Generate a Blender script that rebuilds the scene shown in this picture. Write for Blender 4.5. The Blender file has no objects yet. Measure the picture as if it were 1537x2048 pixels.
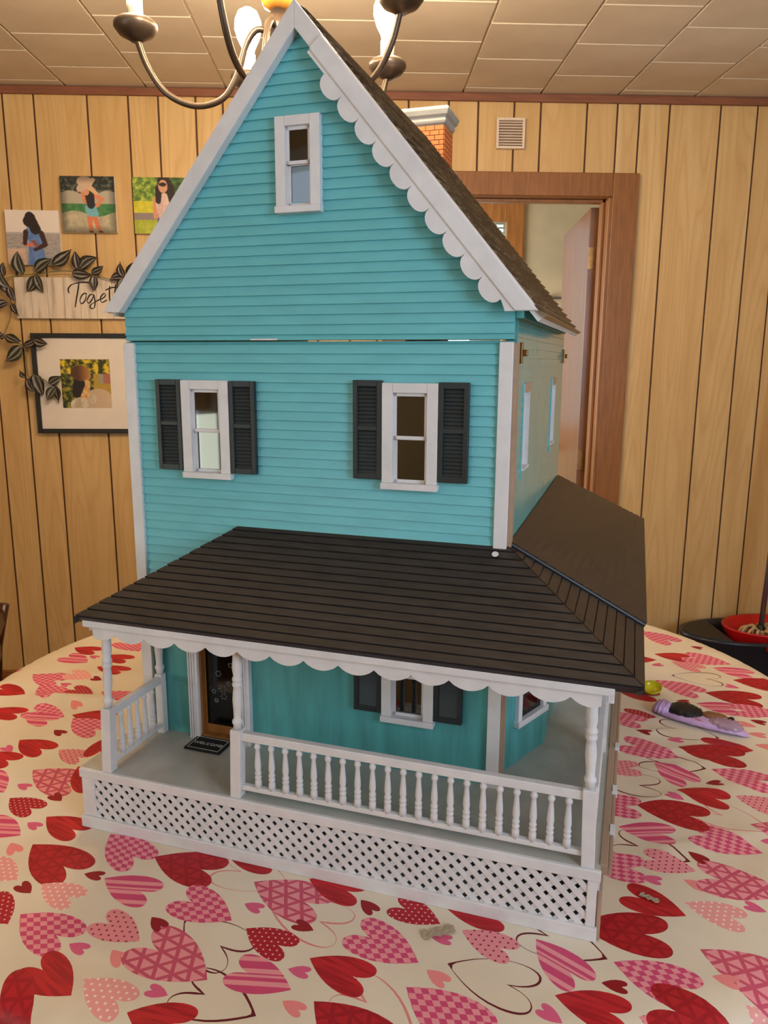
import bpy, bmesh, math, random
from mathutils import Vector, Matrix
from mathutils.geometry import delaunay_2d_cdt
R = math.radians
random.seed(7)
scene = bpy.context.scene
C = scene.collection

# ---------------------------------------------------------------- camera, world, light, exposure
F_ = Vector((0.03447787, 0.98038956, -0.19402985)).normalized()
R0 = F_.cross(Vector((0, 0, 1))).normalized(); U0 = R0.cross(F_)
ROLL = 0.00463
R1 = math.cos(ROLL) * R0 + math.sin(ROLL) * U0
U1 = -math.sin(ROLL) * R0 + math.cos(ROLL) * U0
cam_data = bpy.data.cameras.new('camera')
cam_data.sensor_fit = 'VERTICAL'
cam_data.sensor_height = 36.0
cam_data.lens = 36.0 * 1530.1 / 2048.0
cam_data.clip_start = 0.02
cam = bpy.data.objects.new('camera', cam_data); C.objects.link(cam)
m3 = Matrix((R1, U1, -F_)).transposed()
cam.matrix_world = Matrix.Translation((0, 0, 1.4208)) @ m3.to_4x4()
scene.camera = cam

world = bpy.data.worlds.new('world'); scene.world = world
world.use_nodes = True
world.node_tree.nodes['Background'].inputs[0].default_value = (0.75, 0.87, 1.0, 1)
world.node_tree.nodes['Background'].inputs[1].default_value = 1.6

def area_light(name, loc, direction, sx, sy, power, col):
    d = bpy.data.lights.new(name, 'AREA'); d.shape = 'RECTANGLE'
    d.size = sx; d.size_y = sy; d.energy = power; d.color = col
    o = bpy.data.objects.new(name, d); C.objects.link(o)
    o.location = loc
    o.rotation_euler = Vector(direction).to_track_quat('-Z', 'Y').to_euler()
    return o
# daylight in the window openings of the room (behind the camera, and in the left wall)
area_light('window_daylight_front_right', (1.20, -.56, 1.66), (0, 1, 0), .90, 1.0, 20, (0.62, 0.80, 1.0))
area_light('window_daylight_front_left', (-1.35, -.56, 1.83), (0, 1, 0), 1.0, .70, 2.6, (0.60, 0.80, 1.0))
area_light('window_daylight_left', (-2.14, -.05, 1.00), (1, 0, 0), .95, .36, 4.5, (0.92, 1.0, 0.80))
area_light('added_next_room_light', (-0.24, 4.15, 1.45), (1, 0, 0), 1.0, 1.1, 22, (1.0, 0.95, 0.85))  # added light that brightens the next room, source unseen

scene.view_settings.view_transform = 'Standard'
scene.view_settings.look = 'None'
scene.view_settings.gamma = 1.0
scene.view_settings.use_curve_mapping = False
scene.view_settings.exposure = 0.19
BULB = 205.0

cy = scene.cycles
cy.max_bounces = 6; cy.diffuse_bounces = 3; cy.glossy_bounces = 3; cy.transmission_bounces = 4; cy.transparent_max_bounces = 8
cy.caustics_reflective = False; cy.caustics_refractive = False
cy.use_adaptive_sampling = True; cy.adaptive_threshold = 0.06
cy.use_denoising = True

# ---------------------------------------------------------------- helpers
def lin(c):
    out = []
    for v in c[:3]:
        v = v / 255.0
        out.append(v / 12.92 if v <= 0.04045 else ((v + 0.055) / 1.055) ** 2.4)
    return (*out, 1.0)

MATS = {}
class NT:
    def __init__(s, name):
        s.m = bpy.data.materials.new(name); s.m.use_nodes = True
        s.t = s.m.node_tree; s.b = s.t.nodes['Principled BSDF']; s.out = s.t.nodes['Material Output']
    def n(s, typ, **kw):
        nd = s.t.nodes.new(typ)
        for k, v in kw.items(): setattr(nd, k, v)
        return nd
    def l(s, a, b): s.t.links.new(a, b)
    def math(s, op, a, b=None, c=None):
        nd = s.n('ShaderNodeMath', operation=op)
        for i, v in enumerate((a, b, c)):
            if v is None: continue
            if isinstance(v, (int, float)): nd.inputs[i].default_value = v
            else: s.l(v, nd.inputs[i])
        return nd.outputs[0]
    def mix(s, fac, a, b):
        nd = s.n('ShaderNodeMix', data_type='RGBA')
        if isinstance(fac, (int, float)): nd.inputs[0].default_value = fac
        else: s.l(fac, nd.inputs[0])
        for i, v in ((6, a), (7, b)):
            if isinstance(v, tuple): nd.inputs[i].default_value = v
            else: s.l(v, nd.inputs[i])
        return nd.outputs[2]
    def coords(s, kind='Object', scale=(1, 1, 1), rnd=False):
        tc = s.n('ShaderNodeTexCoord'); mp = s.n('ShaderNodeMapping')
        s.l(tc.outputs[kind], mp.inputs[0]); mp.inputs['Scale'].default_value = scale
        if rnd:
            oi = s.n('ShaderNodeObjectInfo'); v = s.n('ShaderNodeCombineXYZ')
            mu = s.math('MULTIPLY', oi.outputs['Random'], 37.0)
            for i in range(3): s.l(mu, v.inputs[i])
            s.l(v.outputs[0], mp.inputs['Location'])
        return mp.outputs[0]
    def noise(s, vec, scale, detail=3.0, rough=0.55):
        nd = s.n('ShaderNodeTexNoise'); s.l(vec, nd.inputs['Vector'])
        nd.inputs['Scale'].default_value = scale; nd.inputs['Detail'].default_value = detail
        nd.inputs['Roughness'].default_value = rough
        return nd.outputs['Fac']
    def ramp(s, fac, stops):
        nd = s.n('ShaderNodeValToRGB'); s.l(fac, nd.inputs[0])
        e = nd.color_ramp.elements
        while len(e) < len(stops): e.new(0.5)
        for i, (pos, col) in enumerate(stops): e[i].position = pos; e[i].color = col
        return nd.outputs[0]
    def bump(s, h, strength, dist=0.002):
        nd = s.n('ShaderNodeBump'); nd.inputs['Strength'].default_value = strength
        nd.inputs['Distance'].default_value = dist
        s.l(h, nd.inputs['Height']); s.l(nd.outputs[0], s.b.inputs['Normal'])
    def base(s, v):
        if isinstance(v, tuple): s.b.inputs['Base Color'].default_value = v
        else: s.l(v, s.b.inputs['Base Color'])
    def rough(s, v): s.b.inputs['Roughness'].default_value = v

def paint(name, rgb, rough=0.45, var=0.08, scale=40.0, spec=0.5, coat=0.0, stretch=(1, 1, 1), bump=0.05):
    t = NT(name); c = lin(rgb)
    v = t.coords('Object', stretch)
    n1 = t.noise(v, scale, 2)
    dark = tuple(x * (1 - var * 2) for x in c[:3]) + (1,)
    light = tuple(min(1, x * (1 + var)) for x in c[:3]) + (1,)
    t.base(t.ramp(n1, [(0.3, dark), (0.7, light)]))
    t.rough(rough); t.b.inputs['Specular IOR Level'].default_value = spec
    t.b.inputs['Coat Weight'].default_value = coat
    if bump: t.bump(t.noise(v, scale * 3, 1), bump, 0.001)
    MATS[name] = t.m
    return t.m

paint('teal', (108, 190, 197), 0.36, 0.04, 14.0, spec=0.5, stretch=(1, 1, 4), bump=0.08)
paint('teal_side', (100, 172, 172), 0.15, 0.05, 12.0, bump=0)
paint('teal_smooth', (84, 164, 164), 0.42, 0.12, 12.0, stretch=(4, 4, .6), bump=0.1)  # darker than teal: shade under the porch put into the colour
paint('white', (226, 222, 222), 0.42, 0.04, 30.0)
paint('porch_floor', (188, 184, 174), 0.22, 0.06, 20.0)
paint('shutter', (36, 44, 46), 0.45, 0.1, 60.0)
paint('porch_black', (52, 45, 42), 0.42, 0.18, 26.0, stretch=(1, 4, 4), bump=0.25)
paint('black_edge', (34, 33, 36), 0.4, 0.1, 30.0)
paint('raw_wood', (176, 146, 122), 0.6, 0.08, 25.0, stretch=(1, .2, 1))
paint('warm_wood', (150, 96, 44), 0.45, 0.15, 30.0, stretch=(1, 1, .2))
paint('unlit_interior', (26, 23, 21), 0.8, 0.1, 10.0)  # near black: the darkness of unlit rooms put into the colour
paint('brick', (222, 128, 70), 0.75, 0.14, 60.0, bump=0.3)
paint('mortar', (112, 62, 40), 0.9, 0.1, 60.0)
paint('chimney_cap', (172, 172, 168), 0.5, 0.06, 20.0)
paint('brass', (150, 112, 70), 0.35, 0.1, 60.0); MATS['brass'].node_tree.nodes['Principled BSDF'].inputs['Metallic'].default_value = 0.9
paint('bronze', (96, 84, 74), 0.38, 0.06, 20.0); MATS['bronze'].node_tree.nodes['Principled BSDF'].inputs['Metallic'].default_value = 0.75
paint('black', (24, 24, 26), 0.5, 0.1, 30.0)
paint('navy_plastic', (36, 40, 52), 0.3, 0.05, 10.0)
paint('black_plastic', (20, 20, 22), 0.45, 0.05, 10.0)
paint('red_plastic', (196, 20, 22), 0.35, 0.05, 10.0)
paint('steel', (150, 152, 162), 0.3, 0.05, 20.0); MATS['steel'].node_tree.nodes['Principled BSDF'].inputs['Metallic'].default_value = 0.8
paint('cotton', (206, 176, 130), 0.9, 0.15, 80.0, bump=0.4)
paint('vent', (232, 214, 196), 0.5, 0.03, 20.0)
paint('paper_mat', (240, 232, 228), 0.8, 0.02, 10.0)
paint('frame_black', (28, 26, 26), 0.4, 0.08, 20.0)
paint('ink', (40, 30, 28), 0.7, 0.05, 20.0)
paint('door_casing', (150, 98, 50), 0.38, 0.12, 14.0, stretch=(6, 6, .5), bump=0.1)
paint('door_leaf', (128, 86, 54), 0.33, 0.14, 10.0, stretch=(5, 5, .4), bump=0.08)
paint('pine', (190, 128, 66), 0.4, 0.14, 10.0, stretch=(5, 5, .5), bump=0.08)
paint('far_wall', (226, 212, 178), 0.8, 0.06, 4.0)
paint('plain_wall', (214, 188, 146), 0.7, 0.04, 4.0)
paint('ceiling_seam', (246, 236, 222), 0.8, 0.02, 6.0)
paint('cornice', (138, 86, 62), 0.5, 0.1, 20.0, stretch=(.4, 4, 4))
paint('floor_boards', (120, 84, 54), 0.45, 0.15, 8.0, stretch=(1, 8, 1))
paint('chair_wood', (64, 26, 18), 0.3, 0.15, 20.0)
paint('sleeve', (214, 206, 190), 0.5, 0.03, 20.0)
paint('amber_glass', (206, 138, 58), 0.18, 0.08, 20.0)
paint('lilac', (206, 170, 216), 0.35, 0.06, 30.0)
paint('hair_black', (18, 17, 20), 0.5, 0.1, 60.0)
paint('brown_print', (146, 92, 62), 0.5, 0.05, 40.0)
paint('pink_print', (214, 120, 150), 0.5, 0.1, 90.0)
paint('green_plastic', (60, 150, 50), 0.35, 0.05, 10.0)
paint('white_plastic', (226, 226, 228), 0.4, 0.03, 10.0)
paint('charcoal_mat', (22, 24, 26), 0.85, 0.15, 200.0, bump=0.4)
paint('mat_print', (206, 204, 196), 0.8, 0.06, 80.0)
paint('tape', (226, 206, 176), 0.35, 0.06, 30.0)
paint('table_wood', (110, 66, 38), 0.4, 0.15, 10.0, stretch=(1, 6, 1))
paint('silver_speck', (120, 124, 126), 0.4, 0.03, 20.0)
paint('curtain_green', (206, 222, 200), 0.7, 0.05, 20.0)

# weathered shingles of the main roof; row tones also imitate dark and gold glints
t = NT('shingle'); v = t.coords('Object', (1, .25, 1), rnd=True)
nz = t.noise(v, 60, 5, .7)
oi = t.n('ShaderNodeObjectInfo')
rc = (t.ramp(nz, [(0.3, lin((58, 46, 36))), (0.52, lin((112, 94, 74))), (0.72, lin((168, 148, 118)))]))
t.base(t.mix(t.math('MULTIPLY', oi.outputs['Random'], 0.6), rc, lin((42, 34, 28))))
t.rough(0.27); t.bump(t.noise(t.coords('Object', (1, .15, 1), rnd=True), 140, 3), 0.4, 0.002); MATS['shingle'] = t.m

# wood-grain panelling, one grain offset for each plank
t = NT('panel_wood'); v = t.coords('Object', (6, 6, .55), rnd=True)
n1 = t.noise(v, 2.2, 5, .6)
cn = t.noise(t.coords('Object', (7, 7, .7), rnd=True), 1.0, 1.5, .4)
tri = t.math('ABSOLUTE', t.math('SUBTRACT', t.math('FRACT', t.math('MULTIPLY', cn, 17.0)), .5))
oi = t.n('ShaderNodeObjectInfo')
c1 = t.ramp(n1, [(0.25, lin((204, 164, 106))), (0.55, lin((222, 188, 132))), (0.8, lin((232, 204, 154)))])
c2 = t.mix(t.math('MULTIPLY', t.math('POWER', t.math('MULTIPLY', tri, 2.0), 3.0), 0.55), c1, lin((202, 160, 102)))
c3 = t.mix(t.math('MULTIPLY', oi.outputs['Random'], 0.35), c2, lin((206, 166, 110)))
fine = t.noise(t.coords('Object', (40, 40, 1.2), rnd=True), 6, 4)
c4 = t.mix(t.math('MULTIPLY', t.math('GREATER_THAN', fine, 0.62), 0.18), c3, lin((176, 128, 76)))
t.base(c4); t.rough(0.4); MATS['panel_wood'] = t.m

t = NT('groove'); t.base(lin((96, 62, 40))); t.rough(0.7); MATS['groove'] = t.m

# fibre ceiling tile
t = NT('ceiling_tile'); v = t.coords('Object')
n1 = t.noise(v, 3.0, 4); n2 = t.noise(v, 90, 3)
t.base(t.ramp(n1, [(0.3, lin((208, 192, 172))), (0.75, lin((226, 212, 194)))]))
t.rough(0.8); t.bump(n2, 0.15, 0.002); MATS['ceiling_tile'] = t.m

# thin glass: darkly tinted to stand in for unlit rooms behind, mirror-like when seen at a slant
t = NT('window_glass')
gl = t.n('ShaderNodeBsdfGlossy'); gl.inputs['Roughness'].default_value = 0.03; gl.inputs['Color'].default_value = (1, 1, 1, 1)
tr = t.n('ShaderNodeBsdfTransparent'); tr.inputs['Color'].default_value = (0.32, 0.34, 0.35, 1)
fr = t.n('ShaderNodeFresnel'); fr.inputs['IOR'].default_value = 1.6
mx = t.n('ShaderNodeMixShader')
t.l(t.math('MULTIPLY', fr.outputs[0], 1.6), mx.inputs[0]); t.l(tr.outputs[0], mx.inputs[1]); t.l(gl.outputs[0], mx.inputs[2])
t.l(mx.outputs[0], t.out.inputs['Surface']); MATS['window_glass'] = t.m
MATS['clear_glass'] = t.m.copy(); MATS['clear_glass'].name = 'clear_glass'
for nd_ in MATS['clear_glass'].node_tree.nodes:
    if nd_.type == 'BSDF_TRANSPARENT': nd_.inputs['Color'].default_value = (0.96, 0.98, 0.96, 1)

t = NT('door_glass'); t.base(lin((4, 4, 5))); t.rough(0.06); MATS['door_glass'] = t.m
t = NT('bulb_glow'); t.b.inputs['Emission Color'].default_value = (1.0, 0.77, 0.50, 1); t.b.inputs['Emission Strength'].default_value = BULB
t.base((1, 1, 1, 1)); MATS['bulb_glow'] = t.m
t = NT('yellow_clear'); t.base(lin((236, 224, 20))); t.rough(0.08); t.b.inputs['Transmission Weight'].default_value = 0.45; MATS['yellow_clear'] = t.m
t = NT('pink_clear'); t.base(lin((232, 190, 216))); t.rough(0.1); t.b.inputs['Transmission Weight'].default_value = 0.5; MATS['pink_clear'] = t.m
t = NT('vertex_print'); a = t.n('ShaderNodeVertexColor', layer_name='print'); t.base(a.outputs[0]); t.rough(0.5); MATS['vertex_print'] = t.m
t = NT('sign_wood'); v = t.coords('Object', (9, 1, .8)); n1 = t.noise(v, 3, 5, .65)
t.base(t.ramp(n1, [(0.3, lin((160, 140, 128))), (0.48, lin((226, 212, 198))), (0.7, lin((236, 224, 212)))]))
t.rough(0.6); MATS['sign_wood'] = t.m

t = NT('leaf'); uv = t.n('ShaderNodeUVMap'); sp = t.n('ShaderNodeSeparateXYZ'); t.l(uv.outputs[0], sp.inputs[0])
u = t.math('ABSOLUTE', t.math('SUBTRACT', sp.outputs[0], 0.5))
nn = t.noise(t.coords('Object', rnd=True), 60, 3)
stripe = t.math('MULTIPLY', t.math('GREATER_THAN', u, 0.12), t.math('LESS_THAN', t.math('ADD', u, t.math('MULTIPLY', t.math('SUBTRACT', nn, .5), .2)), 0.27))
oi = t.n('ShaderNodeObjectInfo')
dk = t.mix(oi.outputs['Random'], lin((40, 24, 32)), lin((38, 48, 30)))
t.base(t.mix(t.math('MULTIPLY', stripe, 0.7), dk, lin((160, 150, 140)))); t.rough(0.4); MATS['leaf'] = t.m
t = NT('stem'); t.base(lin((128, 124, 84))); t.rough(0.6); MATS['stem'] = t.m

# ---- mesh building
def new_bm(): return bmesh.new()
def hexa(bm, p):
    vs = [bm.verts.new(q) for q in p]
    for f in ((0, 3, 2, 1), (4, 5, 6, 7), (0, 1, 5, 4), (1, 2, 6, 5), (2, 3, 7, 6), (3, 0, 4, 7)):
        bm.faces.new([vs[i] for i in f])
def box(bm, x0, x1, y0, y1, z0, z1):
    hexa(bm, [(x0, y0, z0), (x1, y0, z0), (x1, y1, z0), (x0, y1, z0), (x0, y0, z1), (x1, y0, z1), (x1, y1, z1), (x0, y1, z1)])
def prism(bm, poly, axis, a0, a1):
    """extrude a 2D polygon along an axis: 'y' takes (x,z), 'z' takes (x,y), 'x' takes (y,z)"""
    def P(q, a):
        if axis == 'y': return (q[0], a, q[1])
        if axis == 'z': return (q[0], q[1], a)
        return (a, q[0], q[1])
    A = [bm.verts.new(P(q, a0)) for q in poly]; B = [bm.verts.new(P(q, a1)) for q in poly]
    n = len(poly)
    bm.faces.new(A); bm.faces.new(list(reversed(B)))
    for i in range(n):
        j = (i + 1) % n
        bm.faces.new([A[j], A[i], B[i], B[j]])
def lathe(bm, prof, cx=0, cy=0, seg=16, lean=(0, 0), z0=None):
    """prof: list of (radius, z)"""
    zb = prof[0][1] if z0 is None else z0
    rings = []
    for r, z in prof:
        ox, oy = lean[0] * (z - zb), lean[1] * (z - zb)
        rings.append([bm.verts.new((cx + ox + r * math.cos(2 * math.pi * k / seg), cy + oy + r * math.sin(2 * math.pi * k / seg), z)) for k in range(seg)])
    for a, b in zip(rings, rings[1:]):
        for k in range(seg):
            bm.faces.new([a[k], a[(k + 1) % seg], b[(k + 1) % seg], b[k]])
    bm.faces.new(list(reversed(rings[0]))); bm.faces.new(rings[-1])
def tube(bm, pts, r, seg=10):
    pts = [Vector(q) for q in pts]
    rings = []; up = None
    for i, q in enumerate(pts):
        d = (pts[min(i + 1, len(pts) - 1)] - pts[max(i - 1, 0)]).normalized()
        if up is None:
            up = Vector((0, 0, 1)) if abs(d.z) < .9 else Vector((0, 1, 0))
        s = d.cross(up).normalized(); up = s.cross(d).normalized()
        rr = r[i] if isinstance(r, (list, tuple)) else r
        rings.append([bm.verts.new(q + rr * (math.cos(2 * math.pi * k / seg) * s + math.sin(2 * math.pi * k / seg) * up)) for k in range(seg)])
    for a, b in zip(rings, rings[1:]):
        for k in range(seg):
            bm.faces.new([a[k], a[(k + 1) % seg], b[(k + 1) % seg], b[k]])
    bm.faces.new(list(reversed(rings[0]))); bm.faces.new(rings[-1])
def spline(pts, n=8):
    pts = [Vector(q) for q in pts]; out = []
    for i in range(len(pts) - 1):
        p0 = pts[max(i - 1, 0)]; p1 = pts[i]; p2 = pts[i + 1]; p3 = pts[min(i + 2, len(pts) - 1)]
        for k in range(n):
            s = k / n
            out.append(0.5 * ((2 * p1) + (p2 - p0) * s + (2 * p0 - 5 * p1 + 4 * p2 - p3) * s * s + (3 * p1 - p0 - 3 * p2 + p3) * s ** 3))
    out.append(pts[-1]); return out
def mesh(name, bm, mat, smooth=False):
    bmesh.ops.recalc_face_normals(bm, faces=bm.faces)
    me = bpy.data.meshes.new(name); bm.to_mesh(me); bm.free()
    me.materials.append(MATS[mat] if isinstance(mat, str) else mat)
    if smooth:
        for f in me.polygons: f.use_smooth = True
    return me
def obj(name, bm_or_me, mat=None, parent=None, smooth=False, bevel=0.0, label=None):
    me = bm_or_me if isinstance(bm_or_me, bpy.types.Mesh) else mesh(name, bm_or_me, mat, smooth)
    o = bpy.data.objects.new(name, me); C.objects.link(o)
    if parent: o.parent = parent
    if bevel:
        md = o.modifiers.new('bevel', 'BEVEL'); md.width = bevel; md.segments = 2; md.limit_method = 'ANGLE'
    if label: o['label'] = label
    return o
def tag(o, label, cat, group=None):
    o['label'] = label; o['category'] = cat
    if group: o['group'] = group
    return o
def thing(name, label, cat, loc=(0, 0, 0), rz=0.0, group=None):
    o = bpy.data.objects.new(name, None); C.objects.link(o)
    o.location = loc; o.rotation_euler = (0, 0, rz); o.empty_display_size = 0.05
    return tag(o, label, cat, group)
def struct(o):
    o['kind'] = 'structure'; return o
def boxobj(name, b, mat, parent=None, bevel=0.0, label=None):
    bm = new_bm(); box(bm, *b); return obj(name, bm, mat, parent, bevel=bevel, label=label)
def boxes(name, bs, mat, parent=None, bevel=0.0, label=None):
    bm = new_bm()
    for b in bs: box(bm, *b)
    return obj(name, bm, mat, parent, bevel=bevel, label=label)
def empty_part(name, parent):
    o = bpy.data.objects.new(name, None); C.objects.link(o); o.parent = parent; o.empty_display_size = 0.02
    return o

# ---------------------------------------------------------------- the room
CH = 2.435
XL, XR, YF, YB = -2.2, 2.4, -.6, 3.2
def panel_with_hole(name, axis, a0, a1, u0, u1, hole, mat, parent=None):
    """wall slab across u (x or y) and z, thickness a0..a1, with one rectangular hole (u,u,z,z)"""
    h0, h1, z0, z1 = hole
    rects = [(u0, h0, 0, CH), (h1, u1, 0, CH), (h0, h1, 0, z0), (h0, h1, z1, CH)]
    bm = new_bm()
    for p, q, r, s in rects:
        if q - p < 1e-4 or s - r < 1e-4: continue
        if axis == 'y': box(bm, p, q, a0, a1, r, s)
        else: box(bm, a0, a1, p, q, r, s)
    return obj(name, bm, mat, parent)

struct(boxobj('floor', (XL - .1, XR + .1, YF - .1, 5.1, -.06, 0), 'floor_boards'))
DX0, DX1, DZ = 0.22, 1.0, 2.06
wall_back = struct(panel_with_hole('wall_back', 'y', 3.207, 3.30, XL, XR, (DX0 - .012, DX1 + .012, 0, DZ + .012), 'groove'))
edges = [-2.2, -2.03, -1.86, -1.72, -1.60, -1.46, -1.347, -1.23, -1.029, -.874, -.76, -.618, -.514, -.39, -.25, -.16, -.03, .08,
         .201, .357, .472, .613, .717, .899, 1.019, 1.107, 1.226, 1.429, 1.576, 1.69, 1.85, 1.97, 2.13, 2.26, 2.4]
for a, b in zip(edges, edges[1:]):
    z0 = DZ + .012 if (b > .21 and a < 1.0) else 0.0
    bm = new_bm(); box(bm, -(b - a) / 2 + .0035, (b - a) / 2 - .0035, 0, .007, z0, CH)
    o = obj('plank', bm, 'panel_wood', wall_back, bevel=.002)
    o.location = ((a + b) / 2, 3.2, 0)
wall_left = struct(panel_with_hole('wall_left', 'x', XL - .1, XL, YF, YB, (-.55, .45, .80, 2.00), 'plain_wall'))
bm = new_bm()
for p_, q_, r_, s_ in ((XL, -1.87, 0, CH), (-.83, .74, 0, CH), (1.66, XR, 0, CH), (-1.87, -.83, 0, 1.46), (-1.87, -.83, 2.20, CH), (.74, 1.66, 0, 1.16), (.74, 1.66, 2.20, CH)): box(bm, p_, q_, YF - .1, YF, r_, s_)
wall_front = struct(obj('wall_front', bm, 'plain_wall'))
struct(boxobj('wall_right', (XR, XR + .1, YF, 5.1, 0, CH), 'plain_wall'))
def room_window(name, axis, a, u0, u1, z0, z1):
    bm = new_bm()
    def bx(p, q, r, s, d0, d1):
        if axis == 'x': box(bm, a + d0, a + d1, p, q, r, s)
        else: box(bm, p, q, a + d0, a + d1, r, s)
    w = .05
    bx(u0 - w, u0, z0 - w, z1 + w, 0, .02); bx(u1, u1 + w, z0 - w, z1 + w, 0, .02)
    bx(u0, u1, z0 - w, z0, 0, .03); bx(u0, u1, z1, z1 + w, 0, .02)
    o = struct(obj(name, bm, 'white', bevel=.003))
    bm = new_bm(); mu = (u0 + u1) / 2; mz = (z0 + z1) / 2
    bx(mu - .012, mu + .012, z0, z1, -.06, -.04); bx(u0, u1, mz - .012, mz + .012, -.062, -.042)
    obj('glazing_bars', bm, 'white', o)
    return o
w2_ = room_window('window_2', 'x', XL, -.55, .45, .80, 2.00)
boxobj('roller_shade', (XL - .035, XL - .030, -.55, .45, 1.19, 2.0), 'plain_wall', w2_)
room_window('window_4', 'y', YF, -1.87, -.83, 1.46, 2.20)
room_window('window_3', 'y', YF, .74, 1.66, 1.16, 2.20)

ceiling = struct(boxobj('ceiling', (XL - .1, XR + .1, YF - .1, 5.1, CH + .008, CH + .06), 'ceiling_seam'))
tile_me = {}
cols = [.107 + .3025 * k for k in range(-8, 8)]
def tile(x0, x1, y0, y1):
    x0 = max(x0, XL); x1 = min(x1, XR); y0 = max(y0, YF); y1 = min(y1, YB)
    if x1 - x0 < .03 or y1 - y0 < .03: return
    key = (round(x1 - x0, 3), round(y1 - y0, 3))
    if key not in tile_me:
        bm = new_bm(); w, h = (x1 - x0) / 2 - .0022, (y1 - y0) / 2 - .0022
        hexa(bm, [(-w + .003, -h + .003, 0), (w - .003, -h + .003, 0), (w - .003, h - .003, 0), (-w + .003, h - .003, 0), (-w, -h, .008), (w, -h, .008), (w, h, .008), (-w, h, .008)])
        tile_me[key] = mesh('ceiling_tile', bm, 'ceiling_tile')
    o = obj('ceiling_tile', tile_me[key], parent=ceiling); o.location = ((x0 + x1) / 2, (y0 + y1) / 2, CH)
P = .2805
for k, x in enumerate(cols):
    off = 2.852 if (k % 2 == 1) else 2.712
    if x > XR: continue
    y = off - P * 17
    while y < YB:
        tile(x, x + .3025, y, y + P); y += P
struct(boxobj('trim_2', (XL, XR, 3.182, 3.2, CH - .03, CH - .001), 'cornice', bevel=.004))
struct(boxes('baseboard_back', [(XL, DX0 - .12, 3.186, 3.2, 0, .09), (DX1 + .12, XR, 3.186, 3.2, 0, .09)], 'door_casing', bevel=.003))

# doorway casing, jamb, open door
trim = struct(boxes('trim_1', [(DX1 + .012, DX1 + .115, 3.178, 3.2, 0, DZ + .09), (DX0 - .115, DX0 - .012, 3.178, 3.2, 0, DZ + .09), (DX0 - .012, DX1 + .012, 3.178, 3.2, DZ + .002, DZ + .09)], 'door_casing', bevel=.003))
boxes('jamb', [(DX1, DX1 + .03, 3.185, 3.31, 0, DZ), (DX0 - .03, DX0, 3.185, 3.31, 0, DZ), (DX0 - .03, DX1 + .03, 3.185, 3.31, DZ, DZ + .025)], 'door_casing', trim, bevel=.003)
boxes('door_stop', [(DX1 - .012, DX1, 3.23, 3.27, 0, DZ), (DX0, DX1, 3.23, 3.27, DZ - .012, DZ)], 'door_casing', trim, bevel=.002)
leaf = boxobj('door_1', (-.037, 0, 0, .72, .012, 2.046), 'door_leaf', bevel=.002)
struct(leaf); leaf.location = (1.004, 3.315, 0); leaf.rotation_euler = (0, 0, R(-6.5))
for z in (1.80, .95, .18):
    h = boxes('hinge', [(-.036, -.001, -.004, 0, z, z + .09), (.003, .021, -.012, -.004, z, z + .09)], 'brass', leaf, bevel=.001)
bm = new_bm(); lathe(bm, [(.009, 0), (.009, .03), (.026, .04), (.028, .055), (.018, .066)], seg=14)
kn = obj('door_knob', bm, 'brass', leaf, smooth=True); kn.rotation_euler = (0, R(-90), 0); kn.location = (-.037, .655, .98)

# the next room seen through the doorway
struct(panel_with_hole('wall_far', 'y', 5.0, 5.1, -.3, XR, (.35, .93, 1.0, 2.27), 'far_wall'))
struct(panel_with_hole('wall_far_left', 'x', -.40, -.30, 3.3, 5.0, (3.62, 4.68, .88, 2.02), 'far_wall'))  # unseen opening, added for the next-room light
w1 = struct(boxes('window_1', [(.93, 1.04, 4.975, 5.0, .9, 2.41), (.24, .35, 4.975, 5.0, .9, 2.41), (.35, .93, 4.975, 5.0, 2.27, 2.41), (.35, .93, 4.965, 5.0, .9, 1.0)], 'pine', bevel=.004))
boxobj('pane', (.35, .93, 5.03, 5.034, 1.0, 2.27), 'clear_glass', w1)
for k in range(42):
    z = 1.01 + k * .03
    bm = new_bm(); hexa(bm, [(.352, 5.05, z), (.928, 5.05, z), (.928, 5.07, z + .012), (.352, 5.07, z + .012), (.352, 5.05, z + .001), (.928, 5.05, z + .001), (.928, 5.07, z + .013), (.352, 5.07, z + .013)])
    obj('blind_slat', bm, 'curtain_green', w1)
# ---------------------------------------------------------------- the dollhouse (local frame: x along the front, y to the back, z up from the table)
house = thing('dollhouse', 'large turquoise wooden dollhouse with white trim and black wraparound porch roof', 'dollhouse', (-0.33488, 1.13777, 0.760), R(-20.056))
HW, HD = .56, .63          # width, depth
ZS, ZR_ = .6868, .429      # seam of the attic, top of the porch roof
APX, APZ, SL = .2825, 1.0875, 1.196
DECK = .0909
B = .0127
UW = [(.0965, .1710), (.3940, .4685)]     # upper windows
def clapboard(parent, name, zs, spans_fn, y, face):
    """lapped boards; spans_fn(z0,z1)-> list of (x0b,x1b,x0t,x1t); face 'y' looks to -y at y, face 'x' looks to +x at x=y"""
    for z0, z1 in zs:
        for x0b, x1b, x0t, x1t in spans_fn(z0, z1):
            if x1b - x0b < .002: continue
            bm = new_bm()
            lo, hi = .0042, .0012
            if face == 'y':
                hexa(bm, [(x0b, y - lo, z0), (x1b, y - lo, z0), (x1b, y, z0), (x0b, y, z0), (x0t, y - hi, z1), (x1t, y - hi, z1), (x1t, y, z1), (x0t, y, z1)])
            else:
                lo, hi = .0022, .0008
                hexa(bm, [(y, x0b, z0), (y + lo, x0b, z0), (y + lo, x1b, z0), (y, x1b, z0), (y, x0t, z1), (y + hi, x0t, z1), (y + hi, x1t, z1), (y, x1t, z1)])
            obj(name, bm, 'teal' if face == 'y' else 'teal_side', parent)
def rows(z0, z1):
    out = []; z = z0
    while z < z1 - 1e-4:
        out.append((z, min(z + B, z1))); z += B
    return out
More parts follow.
